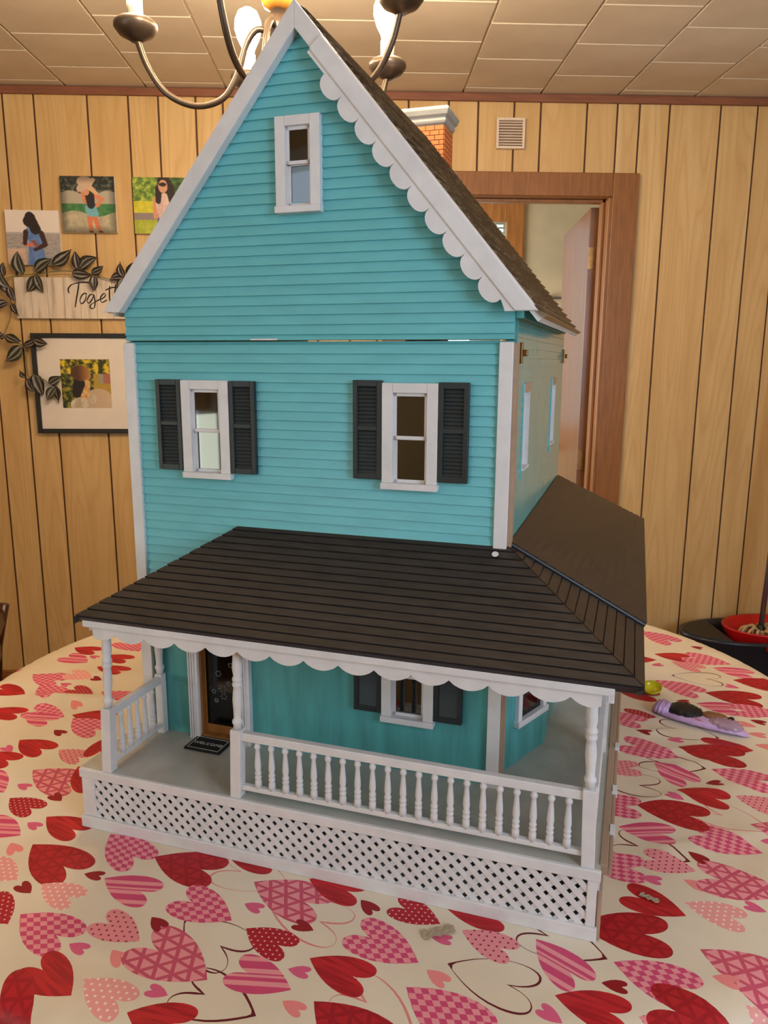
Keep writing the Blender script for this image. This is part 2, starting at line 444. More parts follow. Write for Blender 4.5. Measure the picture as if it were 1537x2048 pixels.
def cut(spans, holes, z0, z1):
    """remove rectangular holes from straight spans"""
    for hx0, hx1, hz0, hz1 in holes:
        if not hz0 < (z0 + z1) / 2 < hz1: continue
        new = []
        for s in spans:
            a, b, at, bt = s
            if b <= hx0 or a >= hx1: new.append(s); continue
            if a < hx0: new.append((a, hx0, at, hx0))
            if b > hx1: new.append((hx1, b, hx1, bt))
        spans = new
    return spans

# front wall, lower storeys
wz = (.505, .624)
holesU = [(a + .012, b - .012, *wz) for a, b in UW]
GWZ = (.176, .295)
holeG = (UW[1][0] + .012, UW[1][1] - .012, *GWZ)
DOOR = (.1015, .172, DECK, .278)
def slab_rects(x0, x1, z0, z1, holes):
    xs = sorted({x0, x1, *[h[0] for h in holes], *[h[1] for h in holes]}); zs_ = sorted({z0, z1, *[h[2] for h in holes], *[h[3] for h in holes]})
    out = []
    for a, b in zip(xs, xs[1:]):
        for c, d in zip(zs_, zs_[1:]):
            mx_, mz_ = (a + b) / 2, (c + d) / 2
            if any(h[0] < mx_ < h[1] and h[2] < mz_ < h[3] for h in holes): continue
            out.append((a, b, c, d))
    return out
fw = boxes('front_wall', [(a, b, 0, .009, c, d) for a, b, c, d in slab_rects(.004, HW - .001, 0, ZS - .0015, holesU + [holeG, DOOR])], 'teal_smooth', house)
boxes('inner_lining', [(a, b, .009, .0105, c, d) for a, b, c, d in slab_rects(.012, HW - .013, .032, ZS - .012, holesU + [holeG, DOOR])] , 'unlit_interior', fw)
clapboard(fw, 'siding_board', rows(ZR_ - .115, ZS - .002), lambda z0, z1: cut([(.018, .5445, .018, .5445)], holesU, z0, z1), 0, 'y')
boxobj('corner_trim', (.003, .0205, -.0075, .004, .0, ZS - .003), 'white', fw, bevel=.0008)
boxobj('corner_trim', (.5430, .5600, -.0075, .004, DECK, ZS - .003), 'white', fw, bevel=.0008)
# side walls, back, floors
SWIN = [(.079, .135), (.43, .486)]
SZ = (.515, .632)
sw = boxes('side_wall', [(.548, .5605, a, b, c, d) for a, b, c, d in slab_rects(.009, HD, DECK, .735, [(a, b, *SZ) for a, b in SWIN])], 'teal_smooth', house)
clapboard(sw, 'siding_board', rows(.36, .728), lambda z0, z1: cut([(.012, HD, .012, HD)], [(a, b, *SZ) for a, b in SWIN], z0, z1), .5605, 'x')
boxobj('raw_edge', (.5600, .5650, -.003, .012, DECK, ZS - .004), 'raw_wood', sw)
for a, b in SWIN:
    w = boxes('side_window', [(.5475, .5640, b - .004, b + .0005, *SZ), (.5475, .5640, a - .0005, a + .003, *SZ), (.5475, .562, a, b, SZ[1] - .003, SZ[1]), (.5475, .566, a, b, SZ[0], SZ[0] + .003)], 'white', sw)
    boxes('sash', [(.552, .556, b - .014, b - .004, *SZ), (.552, .556, a + .003, a + .012, *SZ), (.552, .556, a, b, (SZ[0] + SZ[1]) / 2 - .003, (SZ[0] + SZ[1]) / 2 + .003)], 'white', w)
    boxobj('lit_head_strip', (.5635, .5645, a + .002, b + .006, SZ[1] - .012, SZ[1] + .001), 'raw_wood', w)  # pinkish strip: light on the reveal head put into colour
    boxes('siding_edge', [(.561, .5634, a - .0018, a - .0008, SZ[0] - .012, SZ[1] + .001)], 'teal', w)
lw = boxobj('side_wall', (.004, .012, .009, HD, 0, .735), 'teal_smooth', house)
boxobj('back_wall', (.004, HW, HD - .010, HD, 0, ZS), 'teal_smooth', house)
boxes('storey_floor', [(.012, .548, .009, HD - .01, .02, .032), (.012, .548, .009, HD - .01, .398, .408), (.012, .548, .009, HD - .01, ZS - .012, ZS - .004)], 'unlit_interior', house)
for y in (.033, .615):
    c_ = boxes('clasp', [(.5625, .5660, y - .005, y + .004, .658, .684)], 'brass', sw, bevel=.0008)
    bm = new_bm(); box(bm, .566, .572, y - .003, y + .005, .667, .675); obj('clasp_tongue', bm, 'brass', c_, bevel=.001)

# gable (attic front), a separate lifted-off storey
def gx(z):      # half-width of the gable under the roof at height z
    return max(0.0, min((APZ - .020 - z) / SL, 5))
gw_hole = (.2625, .3000, .8585, .948)
gb = new_bm()
xL0, xR0 = .0064, .5600
gpoly_z = [(ZS, xL0, xR0), (.735, xL0, xR0)]
for z0, z1 in [(ZS, .735)]: box(gb, xL0, xR0, -.001, .009, z0, z1)
zz = [.735, gw_hole[2], gw_hole[3], 1.062]
for z0, z1 in zip(zz, zz[1:]):
    a0, a1 = max(xL0, APX - gx(z0)), min(xR0, APX + gx(z0)); b0, b1 = max(xL0, APX - gx(z1)), min(xR0, APX + gx(z1))
    if z0 == gw_hole[2]:
        hexa(gb, [(a0, -.001, z0), (gw_hole[0], -.001, z0), (gw_hole[0], .009, z0), (a0, .009, z0), (b0, -.001, z1), (gw_hole[0], -.001, z1), (gw_hole[0], .009, z1), (b0, .009, z1)])
        hexa(gb, [(gw_hole[1], -.001, z0), (a1, -.001, z0), (a1, .009, z0), (gw_hole[1], .009, z0), (gw_hole[1], -.001, z1), (b1, -.001, z1), (b1, .009, z1), (gw_hole[1], .009, z1)])
    else:
        hexa(gb, [(a0, -.001, z0), (a1, -.001, z0), (a1, .009, z0), (a0, .009, z0), (b0, -.001, z1), (b1, -.001, z1), (b1, .009, z1), (b0, .009, z1)])
gable = obj('gable_wall', gb, 'teal_smooth', house)
def gspan(z0, z1):
    sp = (max(xL0, APX - gx(z0)), min(xR0, APX + gx(z0)), max(xL0, APX - gx(z1)), min(xR0, APX + gx(z1)))
    return cut([sp], [gw_hole], z0, z1)
clapboard(gable, 'siding_board', [(ZS + .0005, ZS + .0075)] + rows(ZS + .0075, 1.058), gspan, -.001, 'y')
boxobj('paint_chip', (.205, .245, -.0055, -.0048, ZS + .0002, ZS + .0022), 'white', gable)

def window(parent, x0, x1, z0, z1, y, side=.0145, top=.0125, name='window', meet=None):
    """double-hung window standing proud of a wall that looks to -y"""
    zb = z0 + .0085
    w = boxes(name, [(x0, x0 + side, y - .0100, y + .006, zb, z1), (x1 - side, x1, y - .0100, y + .006, zb, z1), (x0 + side, x1 - side, y - .0100, y + .006, z1 - top, z1)], 'white', parent, bevel=.0008)
    boxobj('sill', (x0 - .001, x1 + .001, y - .0125, y + .004, z0, zb), 'white', w, bevel=.0008)
    gx0, gx1, gz0, gz1 = x0 + side, x1 - side, zb, z1 - top
    mz = meet if meet else (gz0 + gz1) / 2 - .001
    s_ = .0042
    for (a, b, yy) in ((mz, gz1, y - .003), (gz0, mz + .003, y + .001)):
        sa = boxes('sash', [(gx0, gx0 + s_, yy - .002, yy + .002, a, b), (gx1 - s_, gx1, yy - .002, yy + .002, a, b), (gx0, gx1, yy - .002, yy + .002, a, a + s_), (gx0, gx1, yy - .002, yy + .002, b - s_, b)], 'white', w)
        boxobj('pane', (gx0 + s_, gx1 - s_, yy - .0004, yy + .0004, a + s_, b - s_), 'window_glass', w)
    return w
def shutter(parent, x0, x1, z0, z1, y):
    r = .0065; mz = z0 + (z1 - z0) * .52
    s = boxes('shutter', [(x0, x0 + r, y - .0085, y - .001, z0, z1), (x1 - r, x1, y - .0085, y - .001, z0, z1), (x0 + r, x1 - r, y - .0085, y - .001, z0, z0 + .008), (x0 + r, x1 - r, y - .0085, y - .001, z1 - .008, z1), (x0 + r, x1 - r, y - .0085, y - .001, mz - .003, mz + .003)], 'shutter', parent, bevel=.0007)
    bm = new_bm()
    for a, b in ((z0 + .008, mz - .003), (mz + .003, z1 - .008)):
        n = int((b - a) / .0048); h = (b - a) / n
        for k in range(n):
            q = a + k * h
            hexa(bm, [(x0 + r, y - .0066, q), (x1 - r, y - .0066, q), (x1 - r, y - .001, q), (x0 + r, y - .001, q), (x0 + r, y - .0042, q + h), (x1 - r, y - .0042, q + h), (x1 - r, y - .001, q + h), (x0 + r, y - .001, q + h)])
    lo = obj('louvers', bm, 'shutter', s); lo['kind'] = 'stuff'
    return s
for a, b in UW:
    window(fw, a, b, .4955, .633, -.002)
shutter(house, .0555, .0953, .5060, .6335, -.003); shutter(house, .1722, .2112, .5050, .6325, -.003)
shutter(house, .3540, .3935, .5075, .6360, -.003); shutter(house, .4690, .5080, .5080, .6345, -.003)
window(fw, UW[1][0], UW[1][1], .166, .304, 0.0)
shutter(house, .3530, .3930, .177, .305, -.0005); shutter(house, .4690, .5083, .1765, .305, -.0005)
window(gable, .2508, .3118, .8450, .9600, -.003, side=.0135, top=.012, meet=.9035)
for (x, z, w_, c_) in ((.405, .19, .014, 'red_plastic'), (.424, .19, .012, 'navy_plastic'), (.440, .19, .016, 'red_plastic')):
    boxes('miniature_box', [(x, x + w_, .03, .045, .032, z + .022)], c_, house, bevel=.001)

# porch front door
dr = boxes('door_frame', [(.0850, .1020, -.010, .009, DECK, .290), (.1715, .1885, -.010, .009, DECK, .290), (.085, .1885, -.010, .009, .278, .296)], 'white', house, bevel=.0008)
for x0 in (.0865, .0905, .0945, .173, .177, .181): boxobj('flute', (x0, x0 + .002, -.0118, -.0095, DECK, .290), 'white', dr)
boxes('door_jamb', [(.1020, .1055, -.004, .012, DECK, .278), (.168, .1715, -.004, .012, DECK, .278), (.102, .1715, -.006, .012, DECK, DECK + .006)], 'warm_wood', dr)
dl = boxes('front_door', [(.1055, .168, .004, .010, DECK + .006, .110), (.1055, .1075, .004, .010, .11, .278), (.166, .168, .004, .010, .11, .278), (.1055, .168, .004, .010, .272, .278)], 'warm_wood', house, bevel=.0006)
boxobj('door_glass', (.1075, .166, .006, .008, .11, .272), 'door_glass', dl)
bm = new_bm()
fl = [(.136, .170, .0052), (.137, .158, .0042), (.129, .194, .0040), (.120, .164, .0030), (.150, .210, .0032), (.146, .180, .0028), (.124, .150, .0026)]
for fx, fz, fr_ in fl:
    for k in range(6):
        an = k * math.pi / 3
        cx_, cz_ = fx + fr_ * math.cos(an), fz + fr_ * math.sin(an)
        prism(bm, [(cx_ + .0011 * math.cos(q * math.pi / 3), cz_ + .0011 * math.sin(q * math.pi / 3)) for q in range(6)], 'y', .0052, .0058)
e_ = obj('etched_flowers', bm, 'silver_speck', dl, label='etched white flowers on dark door glass'); e_['kind'] = 'stuff'

# ---- main roof
TH = math.atan(SL); cs, sn = math.cos(TH), math.sin(TH)
RY0, RY1 = -.004, .568
LEN = .3125 / cs
LENS = {-1: .3010 / cs, 1: LEN}
mr = new_bm()
for s in (-1, 1):
    def rp(d, h, y, s=s): return (APX + s * (d * cs + h * sn), y, APZ - d * sn + h * cs)
    LEN = LENS[s]
    hexa(mr, [rp(0, -.010, RY0), rp(LEN, -.010, RY0), rp(LEN, -.010, RY1), rp(0, -.010, RY1), rp(0, -.002, RY0), rp(LEN, -.002, RY0), rp(LEN, -.002, RY1), rp(0, -.002, RY1)])
roof = obj('main_roof', mr, 'white', house)
NR = 36
for s in (-1, 1):
    bm = new_bm(); h = LENS[s] / NR
    def rq(d, hh, y, s=s): return (s * (d * cs + hh * sn), y, -d * sn + hh * cs)
    hexa(bm, [rq(0, 0, RY0 - .004), rq(h + .001, 0, RY0 - .004), rq(h + .001, 0, RY1), rq(0, 0, RY1), rq(0, .0004, RY0 - .004), rq(h + .001, .0052, RY0 - .004), rq(h + .001, .0052, RY1), rq(0, .0004, RY1)])
    me = mesh('shingle_row', bm, 'shingle')
    for k in range(NR):
        o = obj('shingle_row', me, parent=roof); d = k * h
        o.location = (APX + s * (d * cs - .002 * sn), random.uniform(-.0008, .0008), APZ - d * sn - .002 * cs)
# bargeboards
def barge(name, s, w0, w1, d0, d1, y0, y1, mat='white', parent=None, flat=True):
    def q(d, w): return (APX + s * (d * cs - w * sn), APZ - d * sn - w * cs)
    poly = [q(d0, w0), q(d1, w0), q(d1 - (w1 - w0) * cs / sn if flat else d1, w1), q(d0 + ((w1 - w0) * cs / sn * 0 if not flat else 0), w1)]
    bm = new_bm(); prism(bm, poly, 'y', y0, y1)
    return obj(name, bm, mat, parent, bevel=.0012)
def plain_barge(s):
    # meets its twin in a plumb cut at the ridge
    w = .0205
    def q(d, ww): return (APX + s * (d * cs - ww * sn), APZ - d * sn - ww * cs)
    top_in = (APX, APZ - w / cs)
    dend = .3022 / cs
    zend = APZ - dend * sn
    # inner line end at the same height (level cut)
    p_out = (APX + s * .3022, zend); xin = APX + s * ((APZ - w / cs - zend) / SL)
    bm = new_bm(); prism(bm, [(APX, APZ), p_out, (xin, zend - .001), top_in], 'y', -.018, -.0035)
    return obj('bargeboard', bm, 'white', roof, bevel=.001)
plain_barge(-1); plain_barge(1)
def q(d, w): return (APX + d * cs - w * sn, APZ - d * sn - w * cs)
bm = new_bm(); d0, d1 = .0575, .3085 / cs
zend = .7190
def lev(w): return (APX + (APZ - w / cs - zend) / SL, zend)
prism(bm, [q(d0, .0008), lev(.0008), lev(.0218), q(d0 + .001, .0218)], 'y', -.0235, -.0182)
sb = obj('scalloped_bargeboard', bm, 'white', roof, bevel=.0014)
bm = new_bm()
pts = [q(d0 + .002, .018), lev(.018), (lev(.034)[0] + .004, zend), ]
sc = []
sp_ = .0347; dc = .4405
n_s = 10
for k in range(n_s):
    dd1 = dc - k * sp_; dd0 = dd1 - sp_
    for j in range(0, 11):
        a_ = math.pi * j / 10
        dd = (dd0 + dd1) / 2 + (sp_ / 2) * math.cos(a_); ww = .0262 + .0150 * math.sin(a_) ** .8
        x_, z_ = q(dd, ww)
        if z_ < zend: z_ = zend
        sc.append((x_, z_))
pts += sc + [q(d0 + .002, .0262)]
prism(bm, pts, 'y', -.0215, -.0180)
obj('scallop_edging', bm, 'white', sb)
# soffit battens under the right eave
boxobj('eave_batten', (.5605, .570, .0, .565, .712, .726), 'teal_smooth', roof)

# ---- chimney behind the back gable
ch = boxobj('chimney', (.2305, .3065, .6425, .715, ZS, 1.122), 'mortar', house)
bl, bh, gp = .0190, .0092, .0014
bm = new_bm(); box(bm, -bl / 2 + gp / 2, bl / 2 - gp / 2, -.0012, .001, gp / 2, bh - gp / 2); bfull = mesh('brick', bm, 'brick')
bm = new_bm(); box(bm, -bl / 4 + gp / 2, bl / 4 - gp / 2, -.0012, .001, gp / 2, bh - gp / 2); bhalf = mesh('brick', bm, 'brick')
for k in range(13):
    z = 1.122 - (k + 1) * bh
    for (ox, oy, ang, n) in ((.2305, .6425, 0, 4), (.3065, .6425, 90, 4)):
        L_ = .076 if ang == 0 else .0725
        ll = L_ / n; pos = 0.0
        seq = ['f'] * n if k % 2 == 0 else ['h'] + ['f'] * (n - 1) + ['h']
        for s_ in seq:
            wd = ll if s_ == 'f' else ll / 2
            c_ = pos + wd / 2; pos += wd
            o = obj('brick', bfull if s_ == 'f' else bhalf, parent=ch)
            o.location = (ox + c_, oy, z) if ang == 0 else (ox, oy + c_, z)
            o.rotation_euler = (0, 0, R(ang)); o.scale = (ll / bl, 1, 1)
bm = new_bm()
prof = [(0, .004), (.003, .006), (.005, .011), (.004, .016), (.009, .021), (.012, .029), (.0115, .034), (.008, .036)]
vs = []
for e, dz in [(-.002, 0)] + prof:
    vs.append([bm.verts.new(pt) for pt in ((.2305 - e, .6425 - e, 1.119 + dz), (.3065 + e, .6425 - e, 1.119 + dz), (.3065 + e, .715 + e, 1.119 + dz), (.2305 - e, .715 + e, 1.119 + dz))])
for a_, b_ in zip(vs, vs[1:]):
    for k in range(4): bm.faces.new([a_[k], a_[(k + 1) % 4], b_[(k + 1) % 4], b_[k]])
bm.faces.new(list(reversed(vs[0]))); bm.faces.new(vs[-1])
obj('chimney_cap', bm, 'chimney_cap', ch, bevel=.0012)

# ---- porch roof
TX0, TX1 = .1794, .5600
def fr(t): return (-.155 * t, ZR_ - .1055 * t)                 # y, z on the front plane
def fxl(t): return TX0 - .1700 * t
def fxr(t): return TX1 + .1735 * t
EB = .70                                                       # back end of the right eave
def bk(t): return .63 + (EB - .63) * t
def rz_(t, y):                                                  # right plane rises a little to the back at the eave
    return ZR_ - .1055 * t + .012 * t * max(0, (y - .04) / .66)
def crk(t): return .043 * t
bm = new_bm()
def fpt(x, t, h): y, z = fr(t); return (x, y - h * .56, z + h * .83)
def rpt(t, y, h): return (fxr(t) + h * .52, y, rz_(t, y) + h * .85)
hexa(bm, [fpt(fxl(1), 1, -.010), fpt(fxr(1), 1, -.010), fpt(fxr(0), 0, -.010), fpt(fxl(0), 0, -.010), fpt(fxl(1), 1, 0), fpt(fxr(1), 1, 0), fpt(fxr(0), 0, 0), fpt(fxl(0), 0, 0)])
hexa(bm, [rpt(0, 0, -.010), rpt(1, -.155, -.010), rpt(1, crk(1), -.010), rpt(0, .002, -.010), rpt(0, 0, 0), rpt(1, -.155, 0), rpt(1, crk(1), 0), rpt(0, .002, 0)])
hexa(bm, [(fxl(1), -.155, fr(1)[1] - .010), (fxl(0), 0, ZR_ - .012), (fxl(1), 0, fr(1)[1] - .010), (fxl(1), -.001, fr(1)[1] - .010), (fxl(1), -.155, fr(1)[1]), (fxl(0), 0, ZR_), (fxl(1), 0, fr(1)[1]), (fxl(1), -.001, fr(1)[1])])
proof = obj('porch_roof', bm, 'black_edge', house)
NP = 15
for k in range(NP):
    t0, t1 = k / NP, (k + 1) / NP
    j = random.uniform(-.0008, .0008)
    bm = new_bm(); tt = t1 - .010; lo, hi = .0022, .0016
    hexa(bm, [fpt(fxl(tt), tt, 0), fpt(fxr(tt), tt, 0), fpt(fxr(t0), t0, 0), fpt(fxl(t0), t0, 0), fpt(fxl(tt) + j, tt, lo), fpt(fxr(tt), tt, lo), fpt(fxr(t0), t0, hi), fpt(fxl(t0) + j, t0, hi)])
    obj('roof_strip', bm, 'porch_black', proof)
    bm = new_bm()
    hexa(bm, [rpt(t0, -.155 * t0, 0), rpt(tt, -.155 * tt, 0), rpt(tt, crk(tt) - .001, 0), rpt(t0, crk(t0) - .001, 0), rpt(t0, -.155 * t0, hi), rpt(tt, -.155 * tt, lo), rpt(tt, crk(tt) - .001, lo), rpt(t0, crk(t0) - .001, hi)])
    obj('roof_strip', bm, 'porch_black', proof)
bm = new_bm()
hexa(bm, [rpt(0.0, .003, -.008), rpt(1, crk(1) + .002, -.008), rpt(1, bk(1), -.008), rpt(0, bk(0), -.008), rpt(0.0, .003, .0055), rpt(1, crk(1) + .002, .0055), rpt(1, bk(1), .0055), rpt(0, bk(0), .0055)])
sr_ = obj('side_porch_roof', bm, 'black_edge', house, bevel=.002)
for k in range(NP):
    t0, t1 = k / NP, (k + 1) / NP
    bm = new_bm()
    hexa(bm, [rpt(t0, crk(t0) + .006, .0054), rpt(t1, crk(t1) + .006, .0054), rpt(t1, bk(t1) - .003, .0054), rpt(t0, bk(t0) - .003, .0054), rpt(t0, crk(t0) + .006, .0058), rpt(t1, crk(t1) + .006, .0068), rpt(t1, bk(t1) - .003, .0068), rpt(t0, bk(t0) - .003, .0058)])
    obj('roof_strip', bm, 'porch_black', sr_)
bm = new_bm(); lathe(bm, [(.0045, 0), (.004, .001)], seg=12); o = obj('paint_drop', bm, 'white', proof); o.location = (.5480, -.0180, ZR_ - .0075); o.rotation_euler = (R(34), 0, 0)
# eave fascia with scalloped valance
bm = new_bm(); box(bm, .0190, .7035, -.152, -.140, .3095, .3190)
fa = obj('eave_fascia', bm, 'white', house, bevel=.001)
bm = new_bm()
poly = [(.6905, .314), (.0310, .314), (.0310, .2965)]
cu = [.0208 + .0455 * k for k in range(0, 16)]
pts = []
for a_, b_ in zip(cu, cu[1:]):
    for j in range(0, 9):
        u_ = j / 8; x_ = a_ + (b_ - a_) * u_; z_ = .3010 - .0095 * math.sin(math.pi * u_) ** .75
        if .0312 < x_ < .690: pts.append((x_, z_))
clean = []
for q_ in pts:
    if not clean or abs(clean[-1][0] - q_[0]) > 1e-5: clean.append(q_)
prism(bm, poly + clean + [(.6905, .2950)], 'y', -.1470, -.1435)
obj('scalloped_valance', bm, 'white', fa)
boxobj('side_fascia', (.696, .7035, -.140, .62, .296, .319), 'white', house, bevel=.001)
boxobj('side_fascia', (.019, .025, -.140, 0, .300, .319), 'white', house, bevel=.001)
boxes('porch_ceiling', [(.020, .700, -.140, -.002, .3185, .3215), (.562, .700, -.002, .62, .3185, .3215)], 'white', house)

# ---- porch deck and base
XP0, XP1, YP = -.0150, .7010, -.1385
deck = boxes('porch_floor', [(XP0, XP1, YP + .003, 0.004, DECK - .008, DECK), (.556, XP1, .004, .62, DECK - .008, DECK)], 'porch_floor', house)
boxobj('deck_shade_sheet', (XP0 + .004, XP1 - .004, YP + .006, -.001, DECK - .0095, DECK - .008), 'unlit_interior', deck)  # dark sheet added to paint the shade under the deck
boxobj('crawlspace_shade_sheet', (XP0 + .004, XP1 - .004, -.012, -.0105, 0.001, DECK - .0095), 'unlit_interior', deck)  # dark sheet added so the lattice holes look shaded
base = boxes('porch_base', [(XP0 - .001, XP1, YP - .004, YP + .003, 0, .0175), (XP0 + .002, .0080, YP - .001, YP + .003, .0175, .0780), (.6875, .6985, YP - .001, YP + .003, .0175, .0780)], 'white', house, bevel=.001)
boxobj('deck_fascia', (XP0, XP1 + .001, YP - .003, YP + .003, .0775, DECK), 'white', base, bevel=.0012)
boxobj('side_skirt', (XP1 - .004, XP1, YP + .003, .62, 0, DECK - .008), 'white', base)
boxobj('side_skirt', (XP0, XP0 + .004, YP + .003, .0, 0, DECK - .008), 'white', base)
boxobj('raw_ledge', (.6995, .7085, -.128, .62, .0800, .0925), 'raw_wood', base, bevel=.001)
boxobj('raw_ledge', (.7085, .7135, -.105, .62, .0640, .0885), 'raw_wood', base, bevel=.001)
boxobj('raw_ledge', (.7000, .7045, -.1385, .62, .0, .0640), 'raw_wood', base, bevel=.001)
for y in (-.06, .035, .16): boxobj('ledge_clip', (.7085, .7150, y, y + .016, .084, .0935), 'white', base)
lat = empty_part('lattice', house)
LX0, LX1, LZ0, LZ1 = .0075, .6885, .0170, .0780
def clip_poly(poly, x0, x1, z0, z1):
    for (ax, val, sgn) in ((0, x0, 1), (0, x1, -1), (1, z0, 1), (1, z1, -1)):
        out = []
        for i in range(len(poly)):
            a_, b_ = poly[i], poly[(i + 1) % len(poly)]
            da, db = sgn * (a_[ax] - val), sgn * (b_[ax] - val)
            if da >= 0: out.append(a_)
            if da * db < 0:
                s_ = da / (da - db); out.append((a_[0] + (b_[0] - a_[0]) * s_, a_[1] + (b_[1] - a_[1]) * s_))
        poly = out
        if len(poly) < 3: return []
    return poly
PIT = .0176; WDT = .0100
for dirn, (ya, yb) in ((1, (YP + .0005, YP + .0022)), (-1, (YP + .0022, YP + .0038))):
    hgt = LZ1 - LZ0
    x = LX0 - hgt - PIT
    while x < LX1 + hgt + PIT:
        # "\" strips in front, "/" strips behind
        pl = [(x, LZ1), (x + WDT, LZ1), (x + WDT + hgt, LZ0), (x + hgt, LZ0)] if dirn == 1 else [(x, LZ0), (x + WDT, LZ0), (x + WDT + hgt, LZ1), (x + hgt, LZ1)]
        pl = clip_poly(pl, LX0, LX1, LZ0, LZ1)
        if pl:
            bm = new_bm(); prism(bm, pl, 'y', ya, yb - .0004); obj('lattice_strip', bm, 'white', lat)
        x += PIT

# ---- posts and railings
def post(x, y, w=.0150, lean=(0, 0), top=.300, sq=.187):
    h = w / 2
    bm = new_bm(); zt = sq
    ox, oy = lean[0] * (zt - DECK), lean[1] * (zt - DECK)
    hexa(bm, [(x - h, y - h, DECK), (x + h, y - h, DECK), (x + h, y + h, DECK), (x - h, y + h, DECK), (x - h + ox, y - h + oy, zt), (x + h + ox, y - h + oy, zt), (x + h + ox, y + h + oy, zt), (x - h + ox, y + h + oy, zt)])
    p_ = obj('porch_post', bm, 'white', house, bevel=.0007)
    T = top - sq
    pr = [(.0050, 0), (.0052, .006), (.0066, .009), (.0066, .012), (.0048, .015), (.0050, .024), (.0062, .040), (.0056, .052), (.0048, .058), (.0064, .061), (.0064, .064), (.0052, .066), (.0064, .068), (.0064, .071), (.0050, .074), (.0064, .082), (.0062, .092), (.0056, .104), (.0070, .107), (.0070, .110), (.0056, .113)]
    bm = new_bm(); lathe(bm, [(r_ * 1.06, sq + z_ * T / .113) for r_, z_ in pr], x, y, 16, lean, DECK)
    obj('turned_column', bm, 'white', p_, smooth=True)
    return p_
PY = -.1300
post(.0310, -.1318, lean=(.046, 0)); post(.2330, PY, lean=(.03, 0)); post(.6865, PY, lean=(-.030, 0))
post(.0350, -.008, w=.012, lean=(0, 0)); post(.6880, .150, lean=(0, 0)); post(.6880, .400, lean=(0, 0))
bm = new_bm()
bp = [(.0046, 0), (.0046, .010), (.0034, .0118), (.0046, .0142), (.0046, .0162), (.0033, .0178), (.0046, .0200), (.0046, .0220), (.0034, .0238), (.0044, .030), (.0040, .038), (.0029, .051), (.0027, .0545), (.0043, .0572), (.0043, .0598), (.0032, .0622), (.0032, .0665)]
lathe(bm, bp, seg=10); bal_me = mesh('baluster', bm, 'white', smooth=True)
def railing(a, b, n, first=None, step=None, rot=False):
    """from (x,y) a to b; rails as boxes along the run"""
    A_, B_ = Vector((*a, 0)), Vector((*b, 0)); d = (B_ - A_); L_ = d.length; ang = math.atan2(d.y, d.x)
    r_ = empty_part('railing', house); r_.location = (a[0], a[1], 0); r_.rotation_euler = (0, 0, ang)
    boxobj('handrail', (0, L_, -.0050, .0050, .1725, .1840), 'white', r_, bevel=.0012)
    boxobj('bottom_rail', (0, L_, -.0040, .0040, .1020, .1085), 'white', r_, bevel=.0006)
    for k in range(n):
        o = obj('baluster', bal_me, parent=r_)
        o.location = ((first + step * k) if first is not None else L_ * (k + 1) / (n + 1), 0, .1075)
railing((.2405, PY), (.6800, PY), 21, .0235, .01988)
railing((.0345, -.124), (.0350, -.014), 5)
railing((.6880, -.122), (.6880, .144), 12)

# ---- bay on the right side under the porch roof
bm = new_bm()
prism(bm, [(.5605, .044), (.6045, .147), (.6045, .40), (.5605, .50)], 'z', DECK, .330)
bay = obj('bay_wall', bm, 'teal_smooth', house)
bw = empty_part('bay_window', house); bw.location = (.5605, .044, 0); bw.rotation_euler = (0, 0, math.atan2(.103, .044))
boxes('casing', [(.022, .032, -.0075, 0, .158, .300), (.092, .102, -.0075, 0, .158, .300), (.022, .102, -.0075, 0, .290, .300), (.020, .104, -.010, 0, .150, .159), (.032, .092, -.005, 0, .222, .227)], 'white', bw, bevel=.0007)
boxobj('pane', (.032, .092, -.002, -.0005, .159, .290), 'door_glass', bw)
boxobj('corner_trim', (.5600, .5640, -.004, .010, DECK, .30), 'raw_wood', bay)

# ---- door mat
mat = thing('door_mat', 'tiny black WELCOME doormat on the dollhouse porch floor', 'doormat', (0, 0, 0))
mat.location = house.matrix_basis @ Vector((.1250, -.0245, DECK)) if False else Vector((-.33488, 1.13777, .76)) + Matrix.Rotation(R(-20.056), 3, 'Z') @ Vector((.1262, -.0260, DECK))
mat.rotation_euler = (0, 0, R(-20.056 - 1))
boxobj('mat_pad', (-.030, .030, -.0205, .0205, 0, .0030), 'charcoal_mat', mat, bevel=.0008)
bm = new_bm()
for x0, x1, y0, y1 in ((-.0262, .0262, .0158, .0168), (-.0262, .0262, -.0168, -.0158), (-.0262, -.0252, -.0168, .0168), (.0252, .0262, -.0168, .0168), ):
    box(bm, x0, x1, y0, y1, .0030, .0033)
obj('border', bm, 'mat_print', mat)
def text_mesh(name, s, size, mat_name, parent, loc, rot=(0, 0, 0), spacing=1.0):
    cu_ = bpy.data.curves.new(name, 'FONT'); cu_.body = s; cu_.size = size; cu_.align_x = 'CENTER'; cu_.align_y = 'CENTER'
    cu_.extrude = .0002; cu_.space_character = spacing; cu_.resolution_u = 3
    tmp = bpy.data.objects.new(name + '_t', cu_); C.objects.link(tmp)
    bpy.context.view_layer.update()
    me = bpy.data.meshes.new_from_object(tmp.evaluated_get(bpy.context.evaluated_depsgraph_get()))
    bpy.data.objects.remove(tmp); bpy.data.curves.remove(cu_)
    me.materials.clear(); me.materials.append(MATS[mat_name])
    o = obj(name, me, parent=parent); o.location = loc; o.rotation_euler = rot
    return o
text_mesh('lettering', 'WELCOME', .0092, 'mat_print', mat, (0, -.001, .0033), spacing=1.12)

